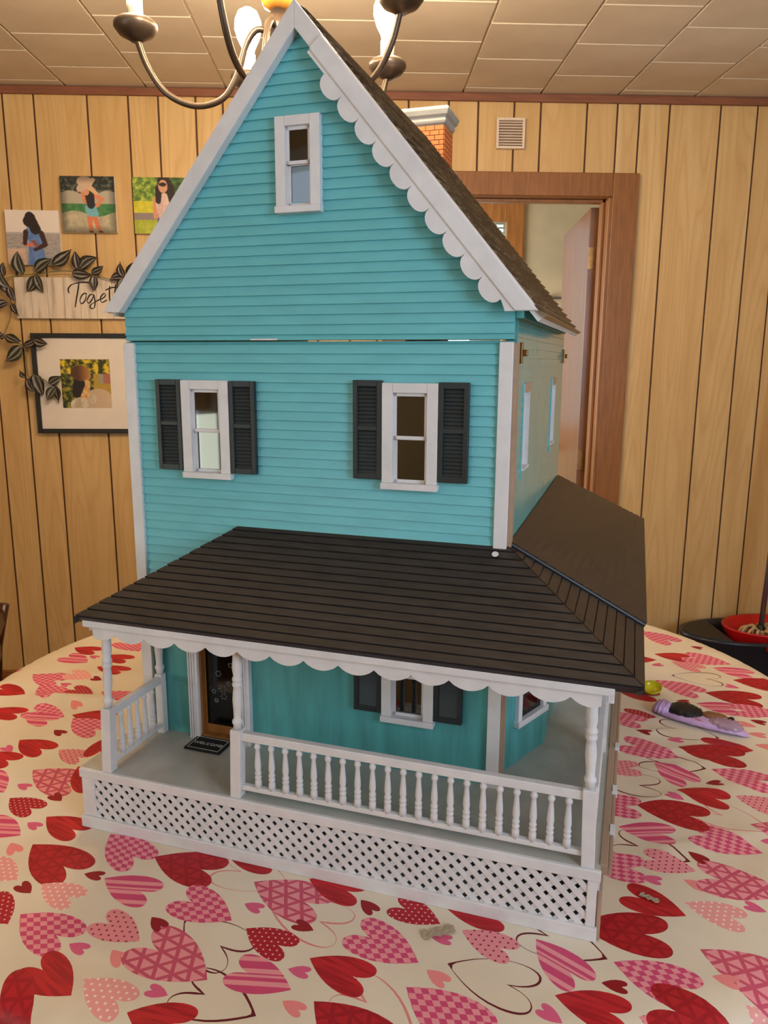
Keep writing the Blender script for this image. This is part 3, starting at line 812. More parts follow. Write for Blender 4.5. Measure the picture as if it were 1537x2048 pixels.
# measured layout of the printed hearts (kind, tip x y, notch x y in mm), lettering strokes and leaves
HEARTS = """S -599 1619 -647 1651;R -668 1459 -723 1482;K -694 1559 -640 1527;W -558 1529 -599 1548;r -536 1520 -551 1527;K -656 1506 -610 1456;Q -531 1452 -569 1473;R -711 1390 -656 1374;K -552 1356 -601 1376;S -632 1374 -591 1350;r -551 1304 -528 1286;R -541 1364 -441 1344;K -534 1350 -477 1302;R -598 1269 -545 1232;D -514 1229 -480 1207;R -439 1279 -442 1225;p -593 1227 -612 1244;R -640 1224 -594 1200;R -662 1715 -620 1695;R -577 1661 -532 1640;R -570 1595 -516 1568;K -519 1465 -463 1436;K -503 1685 -547 1734;s -559 1412 -543 1397;p -608 1662 -592 1651;p -617 1510 -601 1501;L -532 1164 -463 1124;R -462 1173 -407 1101;p -539 1123 -523 1115;Q -534 1084 -492 1056;r -452 1073 -468 1087;S -477 988 -520 1010;S -550 1100 -593 1140;p -480 1019 -464 1009;R -458 1032 -409 1001;s -483 971 -469 952;T -451 966 -389 915;W -440 891 -475 914;r -412 865 -429 879;W -405 882 -369 861;r -358 901 -340 897;K -352 989 -306 938;S -329 892 -277 867;Q -417 812 -448 845;K -409 828 -355 794;D -254 782 -297 810;p -333 779 -316 771;s -281 769 -267 753;L -164 721 -228 766;R -304 705 -347 740;W -298 727 -257 699;T -342 646 -375 699;R -239 682 -195 669;T -276 936 -214 910;K -152 811 -200 841;r -250 821 -236 806;Q -133 797 -91 768;S -72 704 -116 726;p -202 702 -219 709;p -141 840 -124 831;L -135 881 -67 841;o -87 870 -161 905;O -210 818 -155 767;O -105 672 -160 700;R -178 938 -151 929;R -64 885 -16 861;r 3 844 19 822;Q 98 799 58 826;r -53 791 -70 800;K 67 739 15 777;R -55 748 -8 722;p -78 733 -61 728;s -80 690 -68 682;T -47 689 8 636;K 51 706 119 643;o -113 843 -36 800;o 57 640 11 684;R 109 825 145 814;D 122 788 160 760;s 75 729 90 714;O 99 737 163 704;O 281 739 220 778;S 207 772 231 724;p 85 777 96 774;p 207 655 189 674;K 286 735 341 699;R 208 690 259 667;r 263 706 282 700;D 288 662 319 647;T 393 635 352 656;W 408 677 429 650;L 391 750 448 698;s 387 711 403 703;W 406 826 450 799;T 263 795 335 776;K 296 913 352 897;p 369 877 386 868;R 398 803 354 836;s 422 868 435 857;L 540 835 475 865;p 500 807 485 817;r 452 924 465 907;D 446 884 402 907;K 555 920 495 957;S 377 987 427 967;T 422 1041 488 1009;R 500 1079 550 1051;r 554 1095 574 1095;p 500 1048 482 1064;D 584 1058 628 1023;K 583 1138 642 1095;K 339 1061 403 1038;L 570 985 605 965;O 379 1119 454 1092;O 447 903 387 941;o 596 965 540 1008;p 565 947 579 944;K 708 1794 759 1710;r 787 1688 802 1677;R 683 1645 735 1620;K 829 1574 752 1624;D 704 1599 743 1558;O 672 1521 742 1499;S 779 1557 833 1523;r 841 1494 861 1490;T 793 1492 847 1468;p 787 1451 768 1465;R 675 1609 623 1617;p 651 1578 671 1581;K 627 1496 686 1435;T 706 1434 776 1401;R 530 1454 598 1411;S 666 1384 722 1359;r 631 1395 648 1392;K 810 1338 766 1348;r 738 1314 756 1301;s 736 1284 690 1318;Q 565 1325 529 1342;r 508 1279 524 1268;p 550 1241 574 1238;K 547 1177 475 1227;O 647 1242 574 1281;R 685 1196 617 1219;T 557 1211 632 1177;O 576 1139 497 1170;S 499 1168 524 1112;s 707 1261 729 1252;s 697 1217 727 1205;D 393 1155 454 1146;K 465 1356 507 1322"""
STROKES = [[(-1.1397, 1.6772), (-1.1423, 1.694), (-1.1258, 1.7108), (-1.091, 1.7185), (-1.0644, 1.7187), (-1.0438, 1.7133), (-1.0388, 1.7022)], [(-1.0995, 1.7166), (-1.1072, 1.6793), (-1.1208, 1.6231)], [(-1.0749, 1.6777), (-1.0886, 1.672), (-1.0998, 1.6495), (-1.093, 1.6376), (-1.0786, 1.6515), (-1.0732, 1.674), (-1.0749, 1.6777)], [(-1.0484, 1.6742), (-1.0621, 1.6685), (-1.0724, 1.6478), (-1.0641, 1.6404), (-1.0495, 1.6573), (-1.0446, 1.6742), (-1.041, 1.6424), (-1.0462, 1.6217), (-1.0579, 1.6198), (-1.0609, 1.631), (-1.0409, 1.6443), (-1.023, 1.6538)], [(-1.023, 1.653), (-1.0053, 1.6614), (-0.998, 1.6727), (-1.0062, 1.6756), (-1.0188, 1.6594), (-1.0142, 1.6426), (-0.9944, 1.6521)], [(-0.9794, 1.7064), (-0.9827, 1.6728), (-0.9818, 1.6391), (-0.9732, 1.6241)], [(-0.9977, 1.6895), (-0.9741, 1.699), (-0.9491, 1.7021)], [(-0.9561, 1.7121), (-0.9629, 1.6655), (-0.9693, 1.6241), (-0.9559, 1.6543), (-0.9421, 1.6731), (-0.939, 1.6619), (-0.9437, 1.6356), (-0.9339, 1.6375)], [(-0.9336, 1.6432), (-0.9156, 1.6546), (-0.9091, 1.6677), (-0.9186, 1.6695), (-0.9292, 1.6526), (-0.9243, 1.6376), (-0.9046, 1.6471)], [(-0.8973, 1.6734), (-0.9014, 1.6359), (-0.8943, 1.6585), (-0.882, 1.6717), (-0.8726, 1.668)]]
LEAVES = [(-1.309, 1.745, -1.324, 1.832), (-1.259, 1.756, -1.187, 1.804), (-1.185, 1.782, -1.114, 1.842), (-1.092, 1.765, -1.1, 1.833), (-1.084, 1.768, -1.016, 1.811), (-1.115, 1.75, -1.044, 1.745), (-1.043, 1.754, -0.992, 1.778), (-1.032, 1.743, -1.036, 1.687), (-0.915, 1.737, -0.928, 1.797), (-0.906, 1.744, -0.85, 1.802), (-0.914, 1.74, -0.976, 1.729), (-0.919, 1.733, -0.946, 1.69), (-1.381, 1.74, -1.377, 1.788), (-1.399, 1.747, -1.37, 1.692), (-1.362, 1.7, -1.34, 1.644), (-1.26, 1.741, -1.295, 1.682), (-1.26, 1.745, -1.237, 1.675), (-1.371, 1.64, -1.42, 1.61), (-1.364, 1.636, -1.341, 1.588), (-1.401, 1.519, -1.425, 1.504), (-1.394, 1.512, -1.335, 1.486), (-1.387, 1.722, -1.361, 1.67), (-1.394, 1.508, -1.334, 1.488), (-1.332, 1.471, -1.399, 1.412), (-1.328, 1.471, -1.277, 1.5), (-1.288, 1.495, -1.229, 1.48), (-1.325, 1.349, -1.35, 1.377), (-1.299, 1.363, -1.274, 1.279), (-1.325, 1.346, -1.291, 1.29), (-1.236, 1.322, -1.188, 1.353), (-1.219, 1.315, -1.21, 1.248), (-1.216, 1.311, -1.248, 1.258)]
STEM1 = [(-1.433, 1.669), (-1.39, 1.722), (-1.336, 1.741), (-1.259, 1.749), (-1.16, 1.76), (-1.1, 1.757), (-1.043, 1.75), (-0.98, 1.732), (-0.911, 1.737), (-0.863, 1.77)]
STEM2 = [(-1.374, 1.692), (-1.364, 1.64), (-1.376, 1.58), (-1.401, 1.519), (-1.389, 1.491), (-1.332, 1.467), (-1.324, 1.353), (-1.282, 1.353), (-1.236, 1.32), (-1.212, 1.311)]
from mathutils import noise as mnoise
# ---------------------------------------------------------------- table and printed tablecloth
TCX, TCY, TA, TB, TN = .065, 1.378, .82, .745, 2.3
tbl = thing('dining_table', 'oval wooden dining table under the heart tablecloth', 'table', (TCX, TCY, 0))
def sup(th, a, b, n=TN):
    c_, s_ = math.cos(th), math.sin(th)
    return (a * math.copysign(abs(c_) ** (2 / n), c_), b * math.copysign(abs(s_) ** (2 / n), s_))
bm = new_bm(); prism(bm, [sup(2 * math.pi * k / 64, TA - .004, TB - .004) for k in range(64)], 'z', .735, .7565); obj('table_top', bm, 'table_wood', tbl, bevel=.004)
bm = new_bm(); prism(bm, [sup(2 * math.pi * k / 64, TA - .14, TB - .14) for k in range(64)], 'z', .655, .735); obj('apron', bm, 'table_wood', tbl)
for sx in (-1, 1):
    for sy in (-1, 1):
        bm = new_bm(); lathe(bm, [(.022, 0), (.026, .10), (.032, .3), (.026, .5), (.036, .62), (.036, .70)], sx * .50, sy * .45, 14); obj('leg', bm, 'table_wood', tbl, smooth=True)

def heart_outline(n=7):
    def bz(p0, p1, p2, p3):
        return [tuple((1 - s) ** 3 * a + 3 * (1 - s) ** 2 * s * b + 3 * (1 - s) * s * s * c + s ** 3 * d for a, b, c, d in zip(p0, p1, p2, p3)) for s in [k / n for k in range(n)]]
    r_ = bz((0, 0), (.20, .22), (.46, .55), (.49, .95)) + bz((.49, .95), (.51, 1.22), (.43, 1.38), (.29, 1.38)) + bz((.29, 1.38), (.14, 1.38), (.04, 1.20), (0, 1.0))
    l_ = [(-x, y) for x, y in r_[1:]]
    return r_ + [(0, 1.0)] + list(reversed(l_))
HO = heart_outline()
SIZE = dict(R=.056, K=.067, T=.077, L=.079, S=.058, D=.050, W=.050, Q=.048, r=.0200, p=.0190, s=.0215, O=.074, o=.076)
HSTD = dict(O=.74, o=.74)
hearts = []
for it in HEARTS.split(';'):
    k, *nums = it.split(); tx, ty, nx, ny = [int(v_) / 1000 for v_ in nums]
    d_ = Vector((nx - tx, ny - ty)); L_ = d_.length
    d_ /= L_
    L_ = SIZE[k] * .65 + min(max(L_, SIZE[k] * .8), SIZE[k] * 1.25) * .35
    hearts.append((k, Vector((tx, ty)), d_, L_))
# the print goes on where the photograph does not look: same mix of hearts, no measured places
rnd = random.Random(11)
mids = [(t_ + d_ * L_ * .8, L_) for _, t_, d_, L_ in hearts]
for _ in range(5000):
    k = rnd.choice('RKTLSDWQrprs'); L_ = SIZE[k]
    m_ = Vector((TCX + rnd.uniform(-1.25, 1.25) * TA, TCY + rnd.uniform(-1.25, 1.25) * TB))
    if all((m_ - q_).length > (l_ + L_) * .72 + .012 + (.03 if i_ < 150 else 0) for i_, (q_, l_) in enumerate(mids)):
        an_ = rnd.uniform(0, 2 * math.pi); d_ = Vector((math.cos(an_), math.sin(an_)))
        hearts.append((k, m_ - d_ * L_ * .8, d_, L_)); mids.append((m_, L_))
def sfac(x, y):
    return (abs((x - TCX) / TA) ** TN + abs((y - TCY) / TB) ** TN) ** (1 / TN)
HINV = Matrix.Rotation(R(20.056), 2)
def ridge(x, y, ax, ay, bx, by, w, h):
    """a soft fold running from a to b"""
    d_ = Vector((bx - ax, by - ay)); L_ = d_.length; d_ /= L_; e = Vector((x - ax, y - ay))
    u_ = e.dot(d_) / L_; v_ = (e.x * d_.y - e.y * d_.x) / w
    if u_ < -.15 or u_ > 1.15 or abs(v_) > 3: return 0.0
    f_ = 1.0 if 0 <= u_ <= 1 else max(0, 1 - abs(u_ - (0 if u_ < 0 else 1)) / .15)
    return h * f_ * math.exp(-v_ * v_)
def house_mask(x, y):
    q_ = HINV @ Vector((x + .33488, y - 1.13777))
    dx = max(-.03 - q_.x, 0, q_.x - .73); dy = max(-.16 - q_.y, 0, q_.y - .66)
    return min(1.0, math.hypot(dx, dy) / .05)
def cloth_z(x, y):
    w_ = .0006 * (math.sin(23 * x + 5 * y) + math.sin(17 * y - 9 * x + 1.3) + 2)
    w_ += ridge(x, y, -.62, 1.435, -.36, 1.40, .020, .0125)
    w_ += ridge(x, y, -.62, 1.56, -.40, 1.53, .020, .0045)
    w_ += ridge(x, y, -.55, 1.80, -.38, 1.86, .022, .016)
    w_ += ridge(x, y, .47, 1.20, .66, 1.21, .010, .003) + ridge(x, y, .46, 1.14, .62, 1.165, .010, .0028) + ridge(x, y, .47, 1.27, .60, 1.27, .010, .003) + ridge(x, y, .44, 1.05, .70, 1.10, .014, .003)
    w_ += ridge(x, y, .42, .93, .66, .99, .013, .0025) + ridge(x, y, .50, .84, .62, .95, .014, .0025)
    return .7600 + w_ * house_mask(x, y)
def cloth_map(x, y):
    s_ = sfac(x, y)
    if s_ <= 1.0: 
        e_ = max(0, s_ - .97) / .03
        return (x, y, cloth_z(x, y) * 1 - .004 * e_ * e_)
    px, py = TCX + (x - TCX) / s_, TCY + (y - TCY) / s_
    ex = math.hypot(x - px, y - py); nx, ny = (x - px) / max(ex, 1e-6), (y - py) / max(ex, 1e-6)
    r_ = .022; th = math.atan2(y - TCY, x - TCX)
    if ex < r_ * math.pi / 2:
        a_ = ex / r_; out, dn = r_ * math.sin(a_), r_ * (1 - math.cos(a_))
    else:
        dn = r_ + (ex - r_ * math.pi / 2); out = r_ + min(1, dn / .12) * .016 * math.sin(th * 19)
    return (px + nx * out, py + ny * out, .756 - dn)
verts, edges_, faces_, fid = [], [], [], []
def add_loop(pts_, ident):
    i0 = len(verts); verts.extend(Vector(q_) for q_ in pts_); faces_.append(list(range(i0, i0 + len(pts_)))); fid.append(ident)
LINEW = .0025
for hi_, (k, tip, d_, L_) in enumerate(hearts):
    nrm = Vector((d_.y, -d_.x))
    def tr(q_, sc=1.0, off=0.0): return tip + d_ * (q_[1] * L_ * sc + off) + nrm * (q_[0] * L_ * sc * .96)
    if k in 'Oo':
        loop = [tr(q_) for q_ in HO]; n = len(loop); inner = []
        area_ = sum(loop[i].x * loop[(i + 1) % n].y - loop[(i + 1) % n].x * loop[i].y for i in range(n))
        for i in range(n):
            e_ = (loop[(i + 1) % n] - loop[i - 1]).normalized(); nn_ = Vector((-e_.y, e_.x)) * (1 if area_ > 0 else -1)
            inner.append(loop[i] + nn_ * LINEW * (.75 + .45 * math.sin(i * .35 + hi_)))
        inner[0] = tip + d_ * LINEW * 2.4; inner[21] = loop[21] - d_ * LINEW * 2.2
        add_loop(loop, (hi_, 'outer')); add_loop(inner, (hi_, 'inner'))
    else:
        st = 1 if L_ > .03 else 2
        add_loop([tr(q_) for q_ in HO[::st]], (hi_, 'solid'))
G = .017; lim = 1.30
nx_, ny_ = int(2 * TA * lim / G), int(2 * TB * lim / G)
for i in range(nx_ + 1):
    for j in range(ny_ + 1):
        x = TCX - TA * lim + G * i + random.uniform(-.002, .002); y = TCY - TB * lim + G * j + random.uniform(-.002, .002)
        if sfac(x, y) < 1.26: verts.append(Vector((x, y)))
for ring in (1.0, 1.012, 1.024, 1.036, 1.26):
    for k in range(220):
        a_, b_ = sup(2 * math.pi * k / 220, TA * ring, TB * ring); verts.append(Vector((TCX + a_, TCY + b_)))
cv, ce, cf, ov, oe, of = delaunay_2d_cdt(verts, edges_, faces_, 0, 1e-5)
CM = ['cream', 'R', 'K', 'S', 'T', 'L', 'D', 'W', 'Q', 'r', 'p', 's', 'O', 'o']
me = bpy.data.meshes.new('tablecloth')
me.from_pydata([cloth_map(q_.x, q_.y) for q_ in cv], [], [list(f_) for f_ in cf])
uvl = me.uv_layers.new(name='UVMap')
inv = []
for k, tip, d_, L_ in hearts: inv.append((tip, d_, Vector((d_.y, -d_.x))))
for f_, src in zip(me.polygons, of):
    best, hid = 'cream', None
    ins = [fid[s_] for s_ in src]
    for h_, what in sorted(ins, key=lambda q_: q_[0]):
        k = hearts[h_][0]
        if what == 'solid': best, hid = k, h_
        elif what == 'outer' and (h_, 'inner') not in ins and hid is None: best, hid = k, h_
    f_.material_index = CM.index(best); f_.use_smooth = True
    for li in f_.loop_indices:
        q_ = cv[me.loops[li].vertex_index]
        if hid is None: uvl.data[li].uv = (q_.x, q_.y)
        else:
            tip, d_, nr = inv[hid]; e_ = q_ - tip
            uvl.data[li].uv = (e_.dot(nr) * 10 + 5, e_.dot(d_) * 10)
def cloth_mat(name, fn):
    t = NT('print_' + name)
    uv = t.n('ShaderNodeUVMap'); sp = t.n('ShaderNodeSeparateXYZ'); t.l(uv.outputs[0], sp.inputs[0])
    col = fn(t, sp.outputs[0], sp.outputs[1], uv.outputs[0])
    t.base(col); t.rough(0.5); t.b.inputs['Specular IOR Level'].default_value = 0.35
    me.materials.append(t.m)
def frac(t, v): return t.math('FRACT', v)
def cream(t, u, v, uv):
    n = t.noise(t.coords('Object'), 5, 4)
    return t.ramp(n, [(0.3, lin((222, 204, 178))), (0.7, lin((236, 224, 204)))])
RED, DRED, PINK, MAG, SALM, DMAG = lin((188, 28, 38)), lin((166, 20, 32)), lin((238, 152, 158)), lin((212, 74, 116)), lin((240, 162, 156)), lin((150, 26, 56))
def red(t, u, v, uv):
    mp = t.n('ShaderNodeMapping'); t.l(uv, mp.inputs[0]); mp.inputs['Scale'].default_value = (16, 1.5, 1); mp.inputs['Rotation'].default_value = (0, 0, .6)
    n = t.noise(mp.outputs[0], 1.0, 2); return t.ramp(n, [(0.42, DRED), (0.58, lin((198, 34, 42)))])
def checker(t, u, v, uv):
    # stretched harlequin: triangles and diamonds
    a_ = t.math('ADD', t.math('MULTIPLY', u, 5.5), t.math('MULTIPLY', v, 4)); b_ = t.math('SUBTRACT', t.math('MULTIPLY', u, 5.5), t.math('MULTIPLY', v, 4))
    ca = t.math('GREATER_THAN', frac(t, a_), .5); cb = t.math('GREATER_THAN', frac(t, b_), .5)
    x_ = t.math('ABSOLUTE', t.math('SUBTRACT', ca, cb)); return t.mix(x_, PINK, MAG)
def stripes(t, u, v, uv):
    a_ = t.math('ADD', t.math('MULTIPLY', u, 5.5), t.math('MULTIPLY', v, 2.0)); f_ = frac(t, a_); g_ = frac(t, t.math('MULTIPLY', a_, .5))
    s_ = t.math('MULTIPLY', t.math('LESS_THAN', f_, .62), t.math('GREATER_THAN', t.math('ABSOLUTE', t.math('SUBTRACT', g_, .2)), .05))
    return t.mix(s_, PINK, MAG)
def lattice_(t, u, v, a, b):
    def ln(e): return t.math('LESS_THAN', frac(t, e), .24)
    l1 = ln(t.math('MULTIPLY', u, 6.0)); l2 = ln(t.math('ADD', t.math('MULTIPLY', u, 3.0), t.math('MULTIPLY', v, 4.2))); l3 = ln(t.math('SUBTRACT', t.math('MULTIPLY', v, 4.2), t.math('MULTIPLY', u, 3.0)))
    return t.mix(t.math('MAXIMUM', l1, t.math('MAXIMUM', l2, l3)), a, b)
def dots(t, u, v, a, b, s=13.0, r_=.2):
    row = t.math('FLOOR', t.math('MULTIPLY', v, s)); sh = t.math('MULTIPLY', row, .5)
    fu = t.math('SUBTRACT', frac(t, t.math('ADD', t.math('MULTIPLY', u, s), sh)), .5); fv = t.math('SUBTRACT', frac(t, t.math('MULTIPLY', v, s)), .5)
    d2 = t.math('ADD', t.math('MULTIPLY', fu, fu), t.math('MULTIPLY', fv, fv))
    return t.mix(t.math('LESS_THAN', d2, r_ * r_), a, b)
cloth_mat('cream', cream); cloth_mat('red', red); cloth_mat('harlequin', checker); cloth_mat('stripes', stripes)
cloth_mat('red_lattice', lambda t, u, v, uv: lattice_(t, u, v, lin((184, 28, 38)), lin((162, 18, 32))))
cloth_mat('pink_lattice', lambda t, u, v, uv: lattice_(t, u, v, PINK, lin((206, 84, 108))))
cloth_mat('dark_dots', lambda t, u, v, uv: dots(t, u, v, lin((236, 146, 152)), DMAG, 12, .17))
cloth_mat('white_dots', lambda t, u, v, uv: dots(t, u, v, SALM, lin((250, 222, 214)), 12, .19))
cloth_mat('red_dots', lambda t, u, v, uv: dots(t, u, v, lin((176, 24, 40)), lin((240, 176, 180)), 14, .17))
for nm, c_ in (('dark_red', lin((150, 18, 30))), ('magenta', lin((222, 96, 134))), ('salmon', lin((238, 140, 138))), ('dark_line', lin((104, 16, 26))), ('pink_line', lin((226, 138, 134)))):
    cloth_mat(nm, lambda t, u, v, uv, c_=c_: t.mix(0.0, c_, c_))
cl = bpy.data.objects.new('tablecloth', me); C.objects.link(cl)
tag(cl, 'cream tablecloth printed with red and pink hearts spread over the table', 'tablecloth')

# little things lying on the cloth
bm = new_bm(); prof_ = [(.004, .001), (.012, .002), (.0165, .007), (.0185, .013), (.0172, .013), (.015, .008), (.011, .004), (.003, .003)]
lathe(bm, prof_, seg=20); cp = obj('plastic_cap', bm, 'yellow_clear', smooth=True); tag(cp, 'small clear yellow plastic dome lying under the porch roof corner', 'plastic cap')
cp.location = (.595, 1.430, .7655); cp.rotation_euler = (R(13), R(-9), 0); cp.scale = (1.1, 1.1, 1.0)
for (x, y, s_, an, lb) in ((.094, .783, .020, 15, 'crumpled strip of clear tape stuck on the cloth before the porch'), (.364, .833, .012, -40, 'small torn white scrap on a dark red heart')):
    bm = new_bm(); n = 8
    gr = [[bm.verts.new((s_ * (i / n - .5) * 2, s_ * .42 * (j / 4 - .5) * 2 * (.8 + .3 * math.sin(i * 2.1)), .0016 + .0016 * abs(math.sin(i * 1.7 + j * 2.3)))) for j in range(5)] for i in range(n + 1)]
    for i in range(n):
        for j in range(4): bm.faces.new([gr[i][j], gr[i + 1][j], gr[i + 1][j + 1], gr[i][j + 1]])
    bmesh.ops.solidify(bm, geom=bm.faces[:], thickness=.0006)
    o = obj('tape_scrap', bm, 'tape'); o.location = (x, y, .7612); o.rotation_euler = (0, 0, R(an)); tag(o, lb, 'tape')
# lilac packet with a dark printed figure
pk = thing('toy_packet', 'crumpled lilac foil packet with a black and brown figure print', 'packet', (.637, 1.297, .7615), R(-40))
def pillow(name, L_, W_, H_, mat_, parent, wav=.0, tip=1.0):
    bm = new_bm(); n, m = 18, 10; rg = []
    for i in range(n + 1):
        u_ = i / n * 2 - 1; prof = max(.02, (1 - abs(u_) ** 3.2)) ** .6
        ring = []
        for j in range(m):
            a_ = 2 * math.pi * j / m
            w_ = W_ / 2 * (prof if u_ < 0 else prof * (1 - (1 - tip) * u_)) * (1 + wav * math.sin(i * 1.9 + j))
            ring.append(bm.verts.new((u_ * L_ / 2, w_ * math.cos(a_), H_ / 2 * prof * (1 + math.sin(a_)) * (1 + wav * math.sin(i * 2.7 + j * 1.4)))))
        rg.append(ring)
    for a_, b_ in zip(rg, rg[1:]):
        for j in range(m): bm.faces.new([a_[j], a_[(j + 1) % m], b_[(j + 1) % m], b_[j]])
    bm.faces.new(list(reversed(rg[0]))); bm.faces.new(rg[-1])
    return obj(name, bm, mat_, parent, smooth=True)
pillow('wrapper', .168, .056, .017, 'lilac', pk, .05, .7)
o = pillow('clear_film', .070, .046, .020, 'pink_clear', pk, .06, .8); o.location = (.040, .002, .002)
o = pillow('black_figure', .076, .054, .019, 'hair_black', pk, .07, .7); o.location = (-.030, .006, .006); o.rotation_euler = (0, 0, R(-6))
o = pillow('brown_figure', .054, .027, .013, 'brown_print', pk, .06, .9); o.location = (.022, .010, .011); o.rotation_euler = (0, 0, R(4))
o = pillow('black_tuft', .014, .022, .012, 'hair_black', pk, .06); o.location = (.048, .011, .011)
o = pillow('torn_end', .040, .044, .024, 'lilac', pk, .10, .8); o.location = (-.070, .000, .001)
o = pillow('printed_words', .030, .006, .004, 'pink_print', pk, .3); o.location = (-.004, -.0165, .0115); o.rotation_euler = (0, 0, R(-8))

# ---------------------------------------------------------------- chandelier over the table
HX, HY = -.150, 1.65
cd = thing('chandelier', 'bronze five arm chandelier with lit bare bulbs above the dollhouse', 'chandelier', (HX, HY, 2.0))
cd.location = (HX, HY, 0)
bm = new_bm(); lathe(bm, [(.004, 2.005), (.014, 2.012), (.026, 2.03), (.032, 2.05), (.028, 2.065), (.018, 2.075), (.016, 2.085)], seg=20); obj('hub', bm, 'bronze', cd, smooth=True)
bm = new_bm(); lathe(bm, [(.016, 2.085), (.030, 2.092), (.034, 2.102), (.028, 2.114), (.018, 2.124), (.026, 2.150), (.018, 2.19), (.009, 2.22)], seg=20); obj('glass_column', bm, 'amber_glass', cd, smooth=True)
bm = new_bm(); lathe(bm, [(.009, 2.22), (.005, 2.26), (.005, CH - .03)], seg=10); obj('stem', bm, 'bronze', cd, smooth=True)
bm = new_bm(); lathe(bm, [(.008, CH - .034), (.030, CH - .030), (.056, CH - .012), (.060, CH - .0005)], seg=24); obj('canopy', bm, 'bronze', cd, smooth=True)
RA = .275
arm = new_bm()
tube(arm, spline([(.020, 0, 2.048), (.045, 0, 2.050), (.066, 0, 2.022), (.085, 0, 1.968), (.115, 0, 1.925), (.168, 0, 1.911), (.222, 0, 1.932), (.256, 0, 1.978), (RA, 0, 2.032)], 6), .0062, 10)
arm_me = mesh('arm', arm, 'bronze', True)
bm = new_bm(); lathe(bm, [(.010, 2.022), (.016, 2.026), (.032, 2.034), (.0415, 2.046), (.041, 2.054), (.034, 2.060), (.014, 2.060)], seg=24); pan_me = mesh('drip_pan', bm, 'bronze', True)
bm = new_bm(); lathe(bm, [(.015, 2.058), (.015, 2.098), (.012, 2.100)], seg=16); sl_me = mesh('candle_sleeve', bm, 'sleeve', True)
bm = new_bm(); lathe(bm, [(.012, 2.099), (.014, 2.110), (.024, 2.130), (.030, 2.150), (.029, 2.168), (.021, 2.186), (.008, 2.194)], seg=20); bu_me = mesh('bulb', bm, 'bulb_glow', True)
for k in range(5):
    an = R(38 + 72 * k)
    a_ = obj('arm', arm_me, parent=cd); a_.rotation_euler = (0, 0, an)
    for nm, m_ in (('drip_pan', pan_me), ('candle_sleeve', sl_me), ('bulb', bu_me)):
        o = obj(nm, m_, parent=a_); o.location = (RA, 0, 0)
        o.rotation_euler = (0, 0, 0)

# ---------------------------------------------------------------- wall decoration
YW = 3.2
bm = new_bm()
vent = thing('wall_vent', 'small square white louvered vent high on the panelling', 'vent', (.598, YW - .001, 2.290))
boxes('frame', [(-.056, -.046, -.020, 0, -.056, .056), (.046, .056, -.020, 0, -.056, .056), (-.046, .046, -.020, 0, .046, .056), (-.046, .046, -.020, 0, -.056, -.046)], 'vent', vent, bevel=.002)
boxobj('backing', (-.046, .046, -.004, 0, -.046, .046), 'raw_wood', vent)
for k in range(9):
    z = -.043 + k * .0100
    bm = new_bm(); hexa(bm, [(-.046, -.020, z), (.046, -.020, z), (.046, -.006, z + .006), (-.046, -.006, z + .006), (-.046, -.0195, z + .0035), (.046, -.0195, z + .0035), (.046, -.006, z + .0085), (-.046, -.006, z + .0085)])
    obj('slat', bm, 'vent', vent)

def print_mesh(name, w, h, nx, nz, fn, parent, y=-.0004, offx=0.0, offz=0.0):
    """flat print: a fine grid carrying one colour for each vertex; fn(u,v) u right, v up in 0..1"""
    vs, fs, cols = [], [], []
    for j in range(nz + 1):
        for i in range(nx + 1):
            u_, v_ = i / nx, j / nz
            vs.append((offx + (u_ - .5) * w, y, offz + (v_ - .5) * h)); cols.append(lin(fn(u_, v_)))
    for j in range(nz):
        for i in range(nx):
            a_ = j * (nx + 1) + i; fs.append((a_, a_ + 1, a_ + nx + 2, a_ + nx + 1))
    m_ = bpy.data.meshes.new(name); m_.from_pydata(vs, [], fs)
    ca = m_.color_attributes.new('print', 'FLOAT_COLOR', 'POINT')
    ca.data.foreach_set('color', [c_ for q_ in cols for c_ in q_])
    m_.materials.append(MATS['vertex_print'])
    return obj(name, m_, parent=parent)
def ell(u, v, cx, cy, rx, ry, rot=0.0):
    c_, s_ = math.cos(rot), math.sin(rot); x, y = u - cx, v - cy
    x, y = c_ * x + s_ * y, -s_ * x + c_ * y
    return (x / rx) ** 2 + (y / ry) ** 2 < 1
def seg(u, v, x0, y0, x1, y1, r0, r1=None):
    r1 = r0 if r1 is None else r1
    dx, dy = x1 - x0, y1 - y0; s_ = max(0, min(1, ((u - x0) * dx + (v - y0) * dy) / (dx * dx + dy * dy)))
    return math.hypot(u - x0 - s_ * dx, v - y0 - s_ * dy) < r0 + (r1 - r0) * s_
def nz2(u, v, f, sd=0.0):
    return min(1, max(0, .5 + .9 * mnoise.fractal(Vector((u * f * 1.3, v * f * 1.3, sd + f)), 0.8, 2.0, 3)))
def mixc(a, b, s): return tuple(x + (y - x) * s for x, y in zip(a, b))
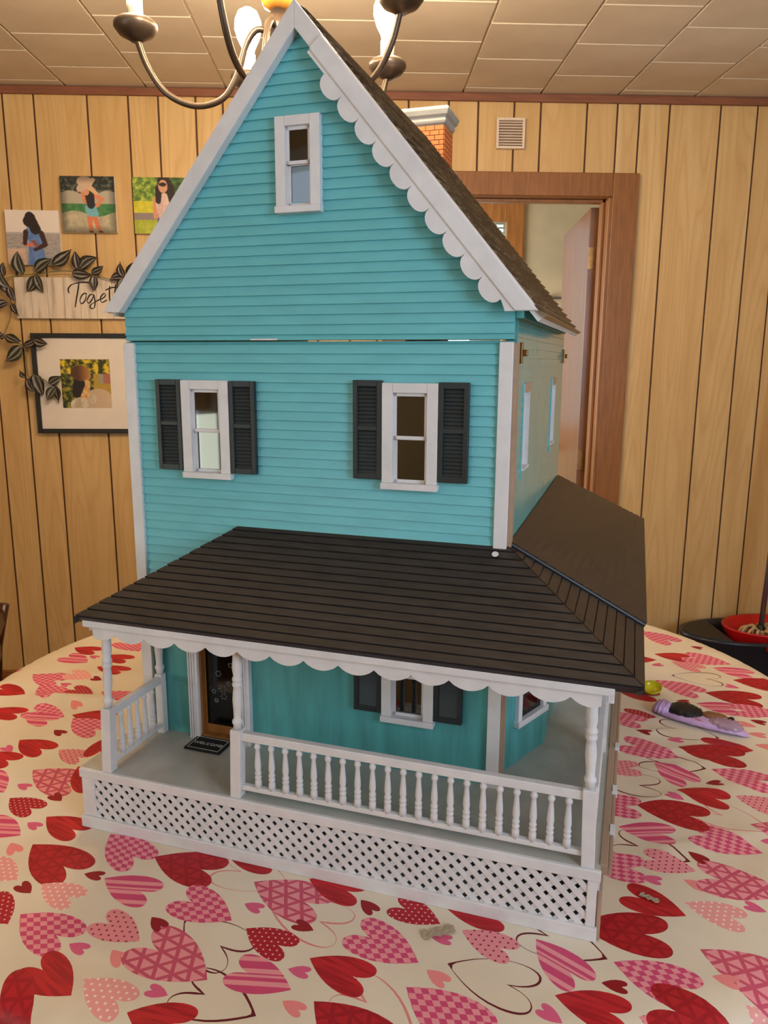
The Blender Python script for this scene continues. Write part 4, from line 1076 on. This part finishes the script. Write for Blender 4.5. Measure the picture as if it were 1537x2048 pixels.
def photo_beach(u, v):
    if seg(u, v, .47, .86, .44, .80, .095, .11) or seg(u, v, .46, .88, .55, .66, .09, .10): c = (44, 30, 30)
    elif seg(u, v, .40, .55, .56, .36, .035, .03) and v < .45: c = (150, 84, 66)
    elif seg(u, v, .37, .60, .34, .40, .05, .04) or seg(u, v, .66, .58, .72, .38, .05, .045) or seg(u, v, .72, .38, .52, .28, .045, .03): c = (66, 36, 34)
    elif seg(u, v, .34, .38, .48, .36, .035, .03): c = (214, 120, 98)
    elif seg(u, v, .52, .60, .54, .45, .15, .13) or seg(u, v, .54, .42, .55, .0, .13, .17): c = mixc((86, 122, 190), (116, 150, 214), nz2(u, v, 6))
    elif v > .60: c = mixc((232, 222, 220), (240, 230, 226), v)
    elif v > .57: c = (186, 182, 186)
    else: c = mixc((150, 146, 148), (186, 180, 180), nz2(u, v * 4, 9)) if u > .35 or v > .3 else mixc((226, 190, 172), (206, 180, 170), nz2(u, v, 5))
    return c
def photo_hat(u, v):
    if ell(u, v, .46, .90, .15, .10, -.1) or ell(u, v, .40, .80, .11, .07, .5) or ell(u, v, .60, .93, .05, .04, .4): c = (214, 186, 162)
    elif seg(u, v, .52, .82, .66, .70, .055, .03): c = (226, 190, 150)
    elif ell(u, v, .47, .74, .06, .08): c = (224, 160, 130)
    elif seg(u, v, .53, .66, .55, .50, .085, .075): c = (48, 38, 44)
    elif seg(u, v, .40, .74, .44, .56, .035, .04) or seg(u, v, .62, .66, .76, .60, .04, .035) or seg(u, v, .76, .60, .66, .48, .035, .03): c = (226, 142, 104)
    elif seg(u, v, .54, .42, .58, .34, .11, .10) and v > .29: c = (120, 186, 206)
    elif seg(u, v, .51, .28, .52, .06, .05, .035) or seg(u, v, .60, .28, .67, .06, .05, .035): c = (222, 128, 92)
    elif seg(u, v, .52, .05, .53, .0, .035) or seg(u, v, .68, .03, .72, .0, .03): c = (70, 34, 28)
    elif v > .70 + .05 * math.sin(u * 9): c = mixc((40, 48, 40), (120, 124, 112), max(0, nz2(u, v, 9) * 1.3 - .35))
    elif v > .52: c = (186, 178, 162)
    elif v > .34 + .05 * math.sin(u * 7): c = mixc((52, 124, 70), (96, 142, 88), nz2(u, v, 8))
    else: c = mixc((176, 166, 140), (204, 194, 168), nz2(u, v, 7))
    e_ = max(abs(u - .5), abs(v - .5)) * 2
    return mixc(c, tuple(x * .45 for x in c), max(0, e_ - .72) / .28 * .7)
def photo_path(u, v):
    if ell(u, v, .555, .875, .07, .035): c = (34, 28, 30)
    elif ell(u, v, .56, .84, .085, .115): c = (214, 160, 132)
    elif seg(u, v, .58, .92, .60, .86, .12, .13) or seg(u, v, .48, .80, .46, .58, .065, .05) or seg(u, v, .68, .82, .72, .55, .085, .05): c = (42, 28, 28)
    elif seg(u, v, .58, .55, .60, .30, .17, .14): c = mixc((212, 176, 172), (230, 204, 198), nz2(u, v, 7))
    elif seg(u, v, .40, .62, .40, .30, .035, .04) or seg(u, v, .80, .64, .86, .45, .05, .05): c = (214, 150, 122)
    elif seg(u, v, .56, .18, .58, .0, .14, .14): c = (40, 44, 62)
    elif seg(u, v, .46, .14, .48, .0, .03): c = (206, 140, 112)
    elif v > .58: c = mixc((78, 116, 40), (190, 206, 90), max(0, nz2(u, v, 8) * 1.1 - .1)) if u < .45 else mixc((36, 62, 30), (96, 130, 60), nz2(u, v, 8))
    elif v > .37: c = mixc((200, 196, 40), (226, 214, 70), nz2(u, v, 8))
    elif v > .24: c = (146, 132, 132)
    else: c = mixc((160, 172, 50), (190, 196, 70), nz2(u, v, 8))
    return c
def photo_dog(u, v):
    if ell(u, v, .40, .72, .20, .16): c = mixc((88, 54, 30), (196, 140, 74), max(0, min(1, (u - .34) * 4)))
    elif ell(u, v, .52, .66, .09, .08): c = (206, 140, 80)
    elif seg(u, v, .36, .50, .30, .30, .12, .09): c = (34, 24, 20)
    elif seg(u, v, .50, .50, .46, .28, .09, .09): c = mixc((236, 206, 150), (206, 150, 84), nz2(u, v, 12))
    elif seg(u, v, .30, .06, .60, .20, .14, .10): c = mixc((226, 216, 198), (190, 172, 150), nz2(u, v, 6))
    elif ell(u, v, .74, .14, .30, .26): c = mixc((188, 164, 140), (214, 190, 164), u)
    elif v > .70: c = mixc((52, 58, 18), (236, 206, 48), max(0, min(1, nz2(u, v, 7) * 1.5 - .3)))
    elif u > .78 and v > .5: c = (176, 110, 92) if u > .86 else (160, 160, 150)
    elif u > .66: c = mixc((206, 150, 70), (170, 160, 60), nz2(u, v, 8))
    else: c = mixc((40, 52, 22), (170, 156, 54), max(0, nz2(u, v, 9) * 1.2 - .2))
    return c
def canvas(x0, x1, z0, z1, fn, label, tilt=0.0):
    w, h = x1 - x0, z1 - z0
    o = thing('canvas_print', label, 'canvas print', ((x0 + x1) / 2, YW - .020, (z0 + z1) / 2), 0, 'canvas prints on the panelled wall')
    o.rotation_euler = (0, R(tilt), 0)
    boxobj('canvas_block', (-w / 2, w / 2, 0, .0195, -h / 2, h / 2), 'paper_mat', o, bevel=.001)
    print_mesh('printed_face', w, h, 96, 96, fn, o)
    return o
canvas(-1.366, -1.160, 1.783, 1.987, photo_beach, 'square canvas print of a woman in a blue dress by water', 0.4)
canvas(-1.145, -.938, 1.906, 2.113, photo_hat, 'square canvas print of a person in a straw hat and denim shorts')
canvas(-.868, -.660, 1.905, 2.112, photo_path, 'square canvas print of a person with long dark hair and sunglasses')
# framed photo
FX0, FX1, FZ0, FZ1 = -1.306, -.893, 1.1235, 1.5225
fo = thing('picture_frame', 'black framed photo of a dog with a wide white mat', 'picture frame', ((FX0 + FX1) / 2, YW - .024, (FZ0 + FZ1) / 2))
w, h = (FX1 - FX0) / 2, (FZ1 - FZ0) / 2; fw_ = .018
boxes('frame', [(-w, -w + fw_, 0, .023, -h, h), (w - fw_, w, 0, .023, -h, h), (-w + fw_, w - fw_, 0, .023, h - fw_, h), (-w + fw_, w - fw_, 0, .023, -h, -h + fw_)], 'frame_black', fo, bevel=.002)
boxobj('mat_board', (-w + fw_, w - fw_, .008, .022, -h + fw_, h - fw_), 'paper_mat', fo)
print_mesh('photo', .197, .195, 110, 110, photo_dog, fo, y=.0074, offx=-1.100 - (FX0 + FX1) / 2, offz=1.3235 - (FZ0 + FZ1) / 2)
# wooden sign with brushed lettering
SX0, SX1, SZ0, SZ1 = -1.352, -.655, 1.5795, 1.737
sg = thing('wall_sign', 'whitewashed plank sign reading Together in brushed script', 'sign', ((SX0 + SX1) / 2, YW - .020, (SZ0 + SZ1) / 2))
nb = 11; wv_ = (SX1 - SX0) / nb
for k in range(nb):
    x0 = SX0 - (SX0 + SX1) / 2 + k * wv_
    boxobj('board', (x0 + .0006, x0 + wv_ - .0006, 0, .0195, -(SZ1 - SZ0) / 2, (SZ1 - SZ0) / 2), 'sign_wood', sg, bevel=.0008)
bm = new_bm()
for st in STROKES:
    pts = spline([(a_ - (SX0 + SX1) / 2, -.0006, b_ - (SZ0 + SZ1) / 2) for a_, b_ in st], 5)
    tube(bm, pts, [.0016 + .0014 * abs(math.sin(i * .25 + .4)) for i in range(len(pts))], 6)
lt = obj('lettering', bm, 'ink', sg, smooth=True); lt.scale = (1, .25, 1)

# trailing vine garland
vn = thing('vine_garland', 'artificial vine garland with dark striped leaves trailing over sign and frame', 'garland', (-1.2, YW, 1.5))
def vp(a_, b_, d_=.035): return (a_ + 1.2, -d_, b_ - 1.5)
for nm, st in (('vine_stem', STEM1), ('vine_stem', STEM2)):
    bm = new_bm(); tube(bm, spline([vp(a_, b_, .030 + .006 * math.sin(i * 2)) for i, (a_, b_) in enumerate(st)], 5), .0022, 6); obj(nm, bm, 'stem', vn, smooth=True)
for i, (x0, z0, x1, z1) in enumerate(LEAVES):
    L_ = math.hypot(x1 - x0, z1 - z0); ang = math.atan2(z1 - z0, x1 - x0); W_ = max(.013, L_ * .27) + .003 * math.sin(i * 3.1)
    n = 9; vs, fs, uvs = [], [], []
    curl = .012 * math.sin(i * 2.3) ; bend = L_ * .10 * math.sin(i * 1.7 + 1)
    for a_ in range(n + 1):
        s_ = a_ / n; hw = W_ * (math.sin(math.pi * s_ ** .75) ** .9 if 0 < s_ < 1 else 0.0) + .0004
        for b_ in range(5):
            c_ = b_ / 2 - 1
            vs.append((s_ * L_, -.030 - .010 * abs(c_) * math.sin(math.pi * s_) - curl * s_ * s_ + .010 * math.sin(i) * c_ * s_, c_ * hw + bend * math.sin(math.pi * s_))); uvs.append((b_ / 4, s_))
    for a_ in range(n):
        for b_ in range(4):
            k = a_ * 5 + b_; fs.append((k, k + 5, k + 6, k + 1))
    m_ = bpy.data.meshes.new('leaf'); m_.from_pydata(vs, [], fs); ul = m_.uv_layers.new(name='UVMap')
    for lp in m_.loops: ul.data[lp.index].uv = uvs[lp.vertex_index]
    for f_ in m_.polygons: f_.use_smooth = True
    m_.materials.append(MATS['leaf'])
    o = obj('leaf', m_, parent=vn); o.location = (x0 + 1.2, -.004 - .006 * (i % 3), z0 - 1.5); o.rotation_euler = (0, -ang, 0)
    sd = o.modifiers.new('solid', 'SOLIDIFY'); sd.thickness = .0008

# ---------------------------------------------------------------- mop bucket by the wall
mb = thing('mop_bucket', 'black oval mop bucket with red wringer by the panelled wall', 'mop bucket', (1.655, 2.965, 0))
def oval(a, b, z, n=40): return [(a * math.cos(2 * math.pi * k / n), b * math.sin(2 * math.pi * k / n), z) for k in range(n)]
def loft(bm, rings, cap0=True, cap1=False):
    R_ = [[bm.verts.new(q_) for q_ in r_] for r_ in rings]; n = len(R_[0])
    for a_, b_ in zip(R_, R_[1:]):
        for k in range(n): bm.faces.new([a_[k], a_[(k + 1) % n], b_[(k + 1) % n], b_[k]])
    if cap0: bm.faces.new(list(reversed(R_[0])))
    if cap1: bm.faces.new(R_[-1])
bm = new_bm(); loft(bm, [oval(.235, .105, .0), (oval(.27, .13, .15)), oval(.300, .150, .300), oval(.322, .168, .318), oval(.322, .168, .330), oval(.296, .148, .330), oval(.285, .140, .29), oval(.26, .12, .12), oval(.22, .1, .02)], True, True)
obj('bucket_body', bm, 'navy_plastic', mb, smooth=True)
bm = new_bm()
ha = [(.3 * math.cos(a_), .152 * math.sin(a_)) for a_ in [R(78 + 204 * k / 24) for k in range(25)]]
prism(bm, [(x * .985 - .01, y * .97) for x, y in ha if x < -.12] , 'z', .318, .334); obj('dark_lid', bm, 'black_plastic', mb, bevel=.003)
bm = new_bm()
def halfoval(a, b, z, x0): return [(x0 + a * (math.cos(2 * math.pi * k / 32)), b * math.sin(2 * math.pi * k / 32), z) for k in range(32)]
loft(bm, [halfoval(.12, .08, .14, .06), halfoval(.17, .12, .30, .055), halfoval(.195, .140, .345, .055), halfoval(.195, .140, .354, .055), halfoval(.183, .129, .351, .055), halfoval(.15, .105, .27, .055), halfoval(.11, .07, .17, .06)], True, True)
obj('wringer', bm, 'red_plastic', mb, smooth=True)
boxobj('red_tab', (-.045, .02, -.185, -.160, .300, .325), 'red_plastic', mb, bevel=.006)
mp_ = thing('mop', 'string mop with steel pole standing in the red wringer', 'mop', (1.665, 2.955, .30))
bm = new_bm(); tube(bm, [(0, 0, -.02), (.030, .03, .55), (.055, .06, 1.05)], .0105, 12); obj('pole', bm, 'steel', mp_, smooth=True)
bm = new_bm(); lathe(bm, [(.020, -.02), (.022, .02), (.016, .05), (.012, .06)], seg=14); obj('socket', bm, 'black_plastic', mp_, smooth=True)
for k in range(16):
    an = 2 * math.pi * k / 16 + .2; r_ = .06 + .03 * math.sin(k * 2.2)
    bm = new_bm(); tube(bm, spline([(.01 * math.cos(an), .01 * math.sin(an), .0), (.035 * math.cos(an), .03 * math.sin(an), .045 + .01 * math.sin(k)), (r_ * math.cos(an), r_ * .8 * math.sin(an), .030), (r_ * 1.15 * math.cos(an + .3), r_ * .95 * math.sin(an + .3), -.03)], 4), .0062, 7); obj('strand', bm, 'cotton', mp_, smooth=True)

# ---------------------------------------------------------------- chair at the left edge
chx = thing('dining_chair', 'dark red wooden dining chair beyond the left table edge', 'chair', (-1.115, 1.75, 0), R(-72))
boxobj('seat', (-.21, .21, -.20, .20, .43, .46), 'chair_wood', chx, bevel=.01)
for sx in (-1, 1):
    boxobj('leg', (sx * .18 - .018, sx * .18 + .018, -.185, -.15, 0, .43), 'chair_wood', chx, bevel=.004)
    bm = new_bm(); tube(bm, [(sx * .18, .18, 0), (sx * .18, .185, .44), (sx * .185, .205, .66), (sx * .19, .235, .775)], [.018, .019, .017, .013], 10); obj('leg', bm, 'chair_wood', chx, smooth=True)
for z in (.54, .63, .72):
    boxobj('back_rail', (-.18, .18, .190 + (z - .54) * .16, .205 + (z - .54) * .16, z, z + .045), 'chair_wood', chx, bevel=.005)

# ---------------------------------------------------------------- things in the next room
rod = tag(obj('towel_rail', (lambda b_: (tube(b_, [(1.20, 4.965, 1.815), (1.62, 4.965, 1.815)], .008, 10), box(b_, 1.205, 1.225, 4.96, 4.999, 1.80, 1.83), box(b_, 1.60, 1.62, 4.96, 4.999, 1.80, 1.83), b_)[-1])(new_bm()), 'steel', smooth=False), 'thin metal rail on the cream wall beyond the doorway', 'towel rail')
sh = thing('storage_shelf', 'narrow grey shelf unit seen through the gap behind the open door', 'shelf', (1.45, 4.52, 0))
boxes('shelf_board', [(-.20, .20, -.12, .12, z, z + .018) for z in (.45, .74, .885)], 'white_plastic', sh)
for sx in (-.2, .185):
    for sy in (-.12, .105): boxobj('upright', (sx, sx + .015, sy, sy + .015, 0, .90), 'steel', sh)
def bottle(x, y, z, r_, h, mat_, label):
    t_ = thing('bottle', label, 'bottle', (x, y, z), 0, 'bottles on the far shelf')
    bm = new_bm(); lathe(bm, [(r_ * .9, 0), (r_, .01), (r_, h * .6), (r_ * .45, h * .78), (r_ * .4, h * .86)], seg=14); obj('body', bm, mat_, t_, smooth=True)
    bm = new_bm(); lathe(bm, [(r_ * .5, h * .86), (r_ * .5, h)], seg=14); obj('cap', bm, 'black_plastic', t_, smooth=True)
bottle(1.412, 4.46, .903, .030, .125, 'green_plastic', 'green plastic bottle on the shelf behind the open door')
bottle(1.345, 4.47, .903, .026, .14, 'black_plastic', 'dark bottle beside the green bottle behind the open door')
o = thing('storage_box', 'white box with grey lid on the middle shelf behind the door', 'box', (1.41, 4.46, .758)); boxobj('body', (-.06, .06, -.05, .05, 0, .09), 'white_plastic', o, bevel=.003); boxobj('lid', (-.063, .063, -.053, .053, .09, .105), 'steel', o, bevel=.003)
o = thing('storage_box', 'pale lilac box on the lowest shelf behind the door', 'box', (1.42, 4.46, .468)); boxobj('body', (-.07, .07, -.06, .06, 0, .20), 'lilac', o, bevel=.003); boxobj('lid', (-.073, .073, -.063, .063, .2, .215), 'white_plastic', o, bevel=.003)
o = thing('wall_cabinet', 'dark small wall cabinet in the gap behind the open door', 'cabinet', (1.58, 4.90, 1.76)); boxobj('body', (-.055, .06, -.02, .098, 0, .20), 'black_plastic', o, bevel=.003); boxobj('door', (-.05, .055, -.028, -.021, .006, .194), 'frame_black', o, bevel=.002)
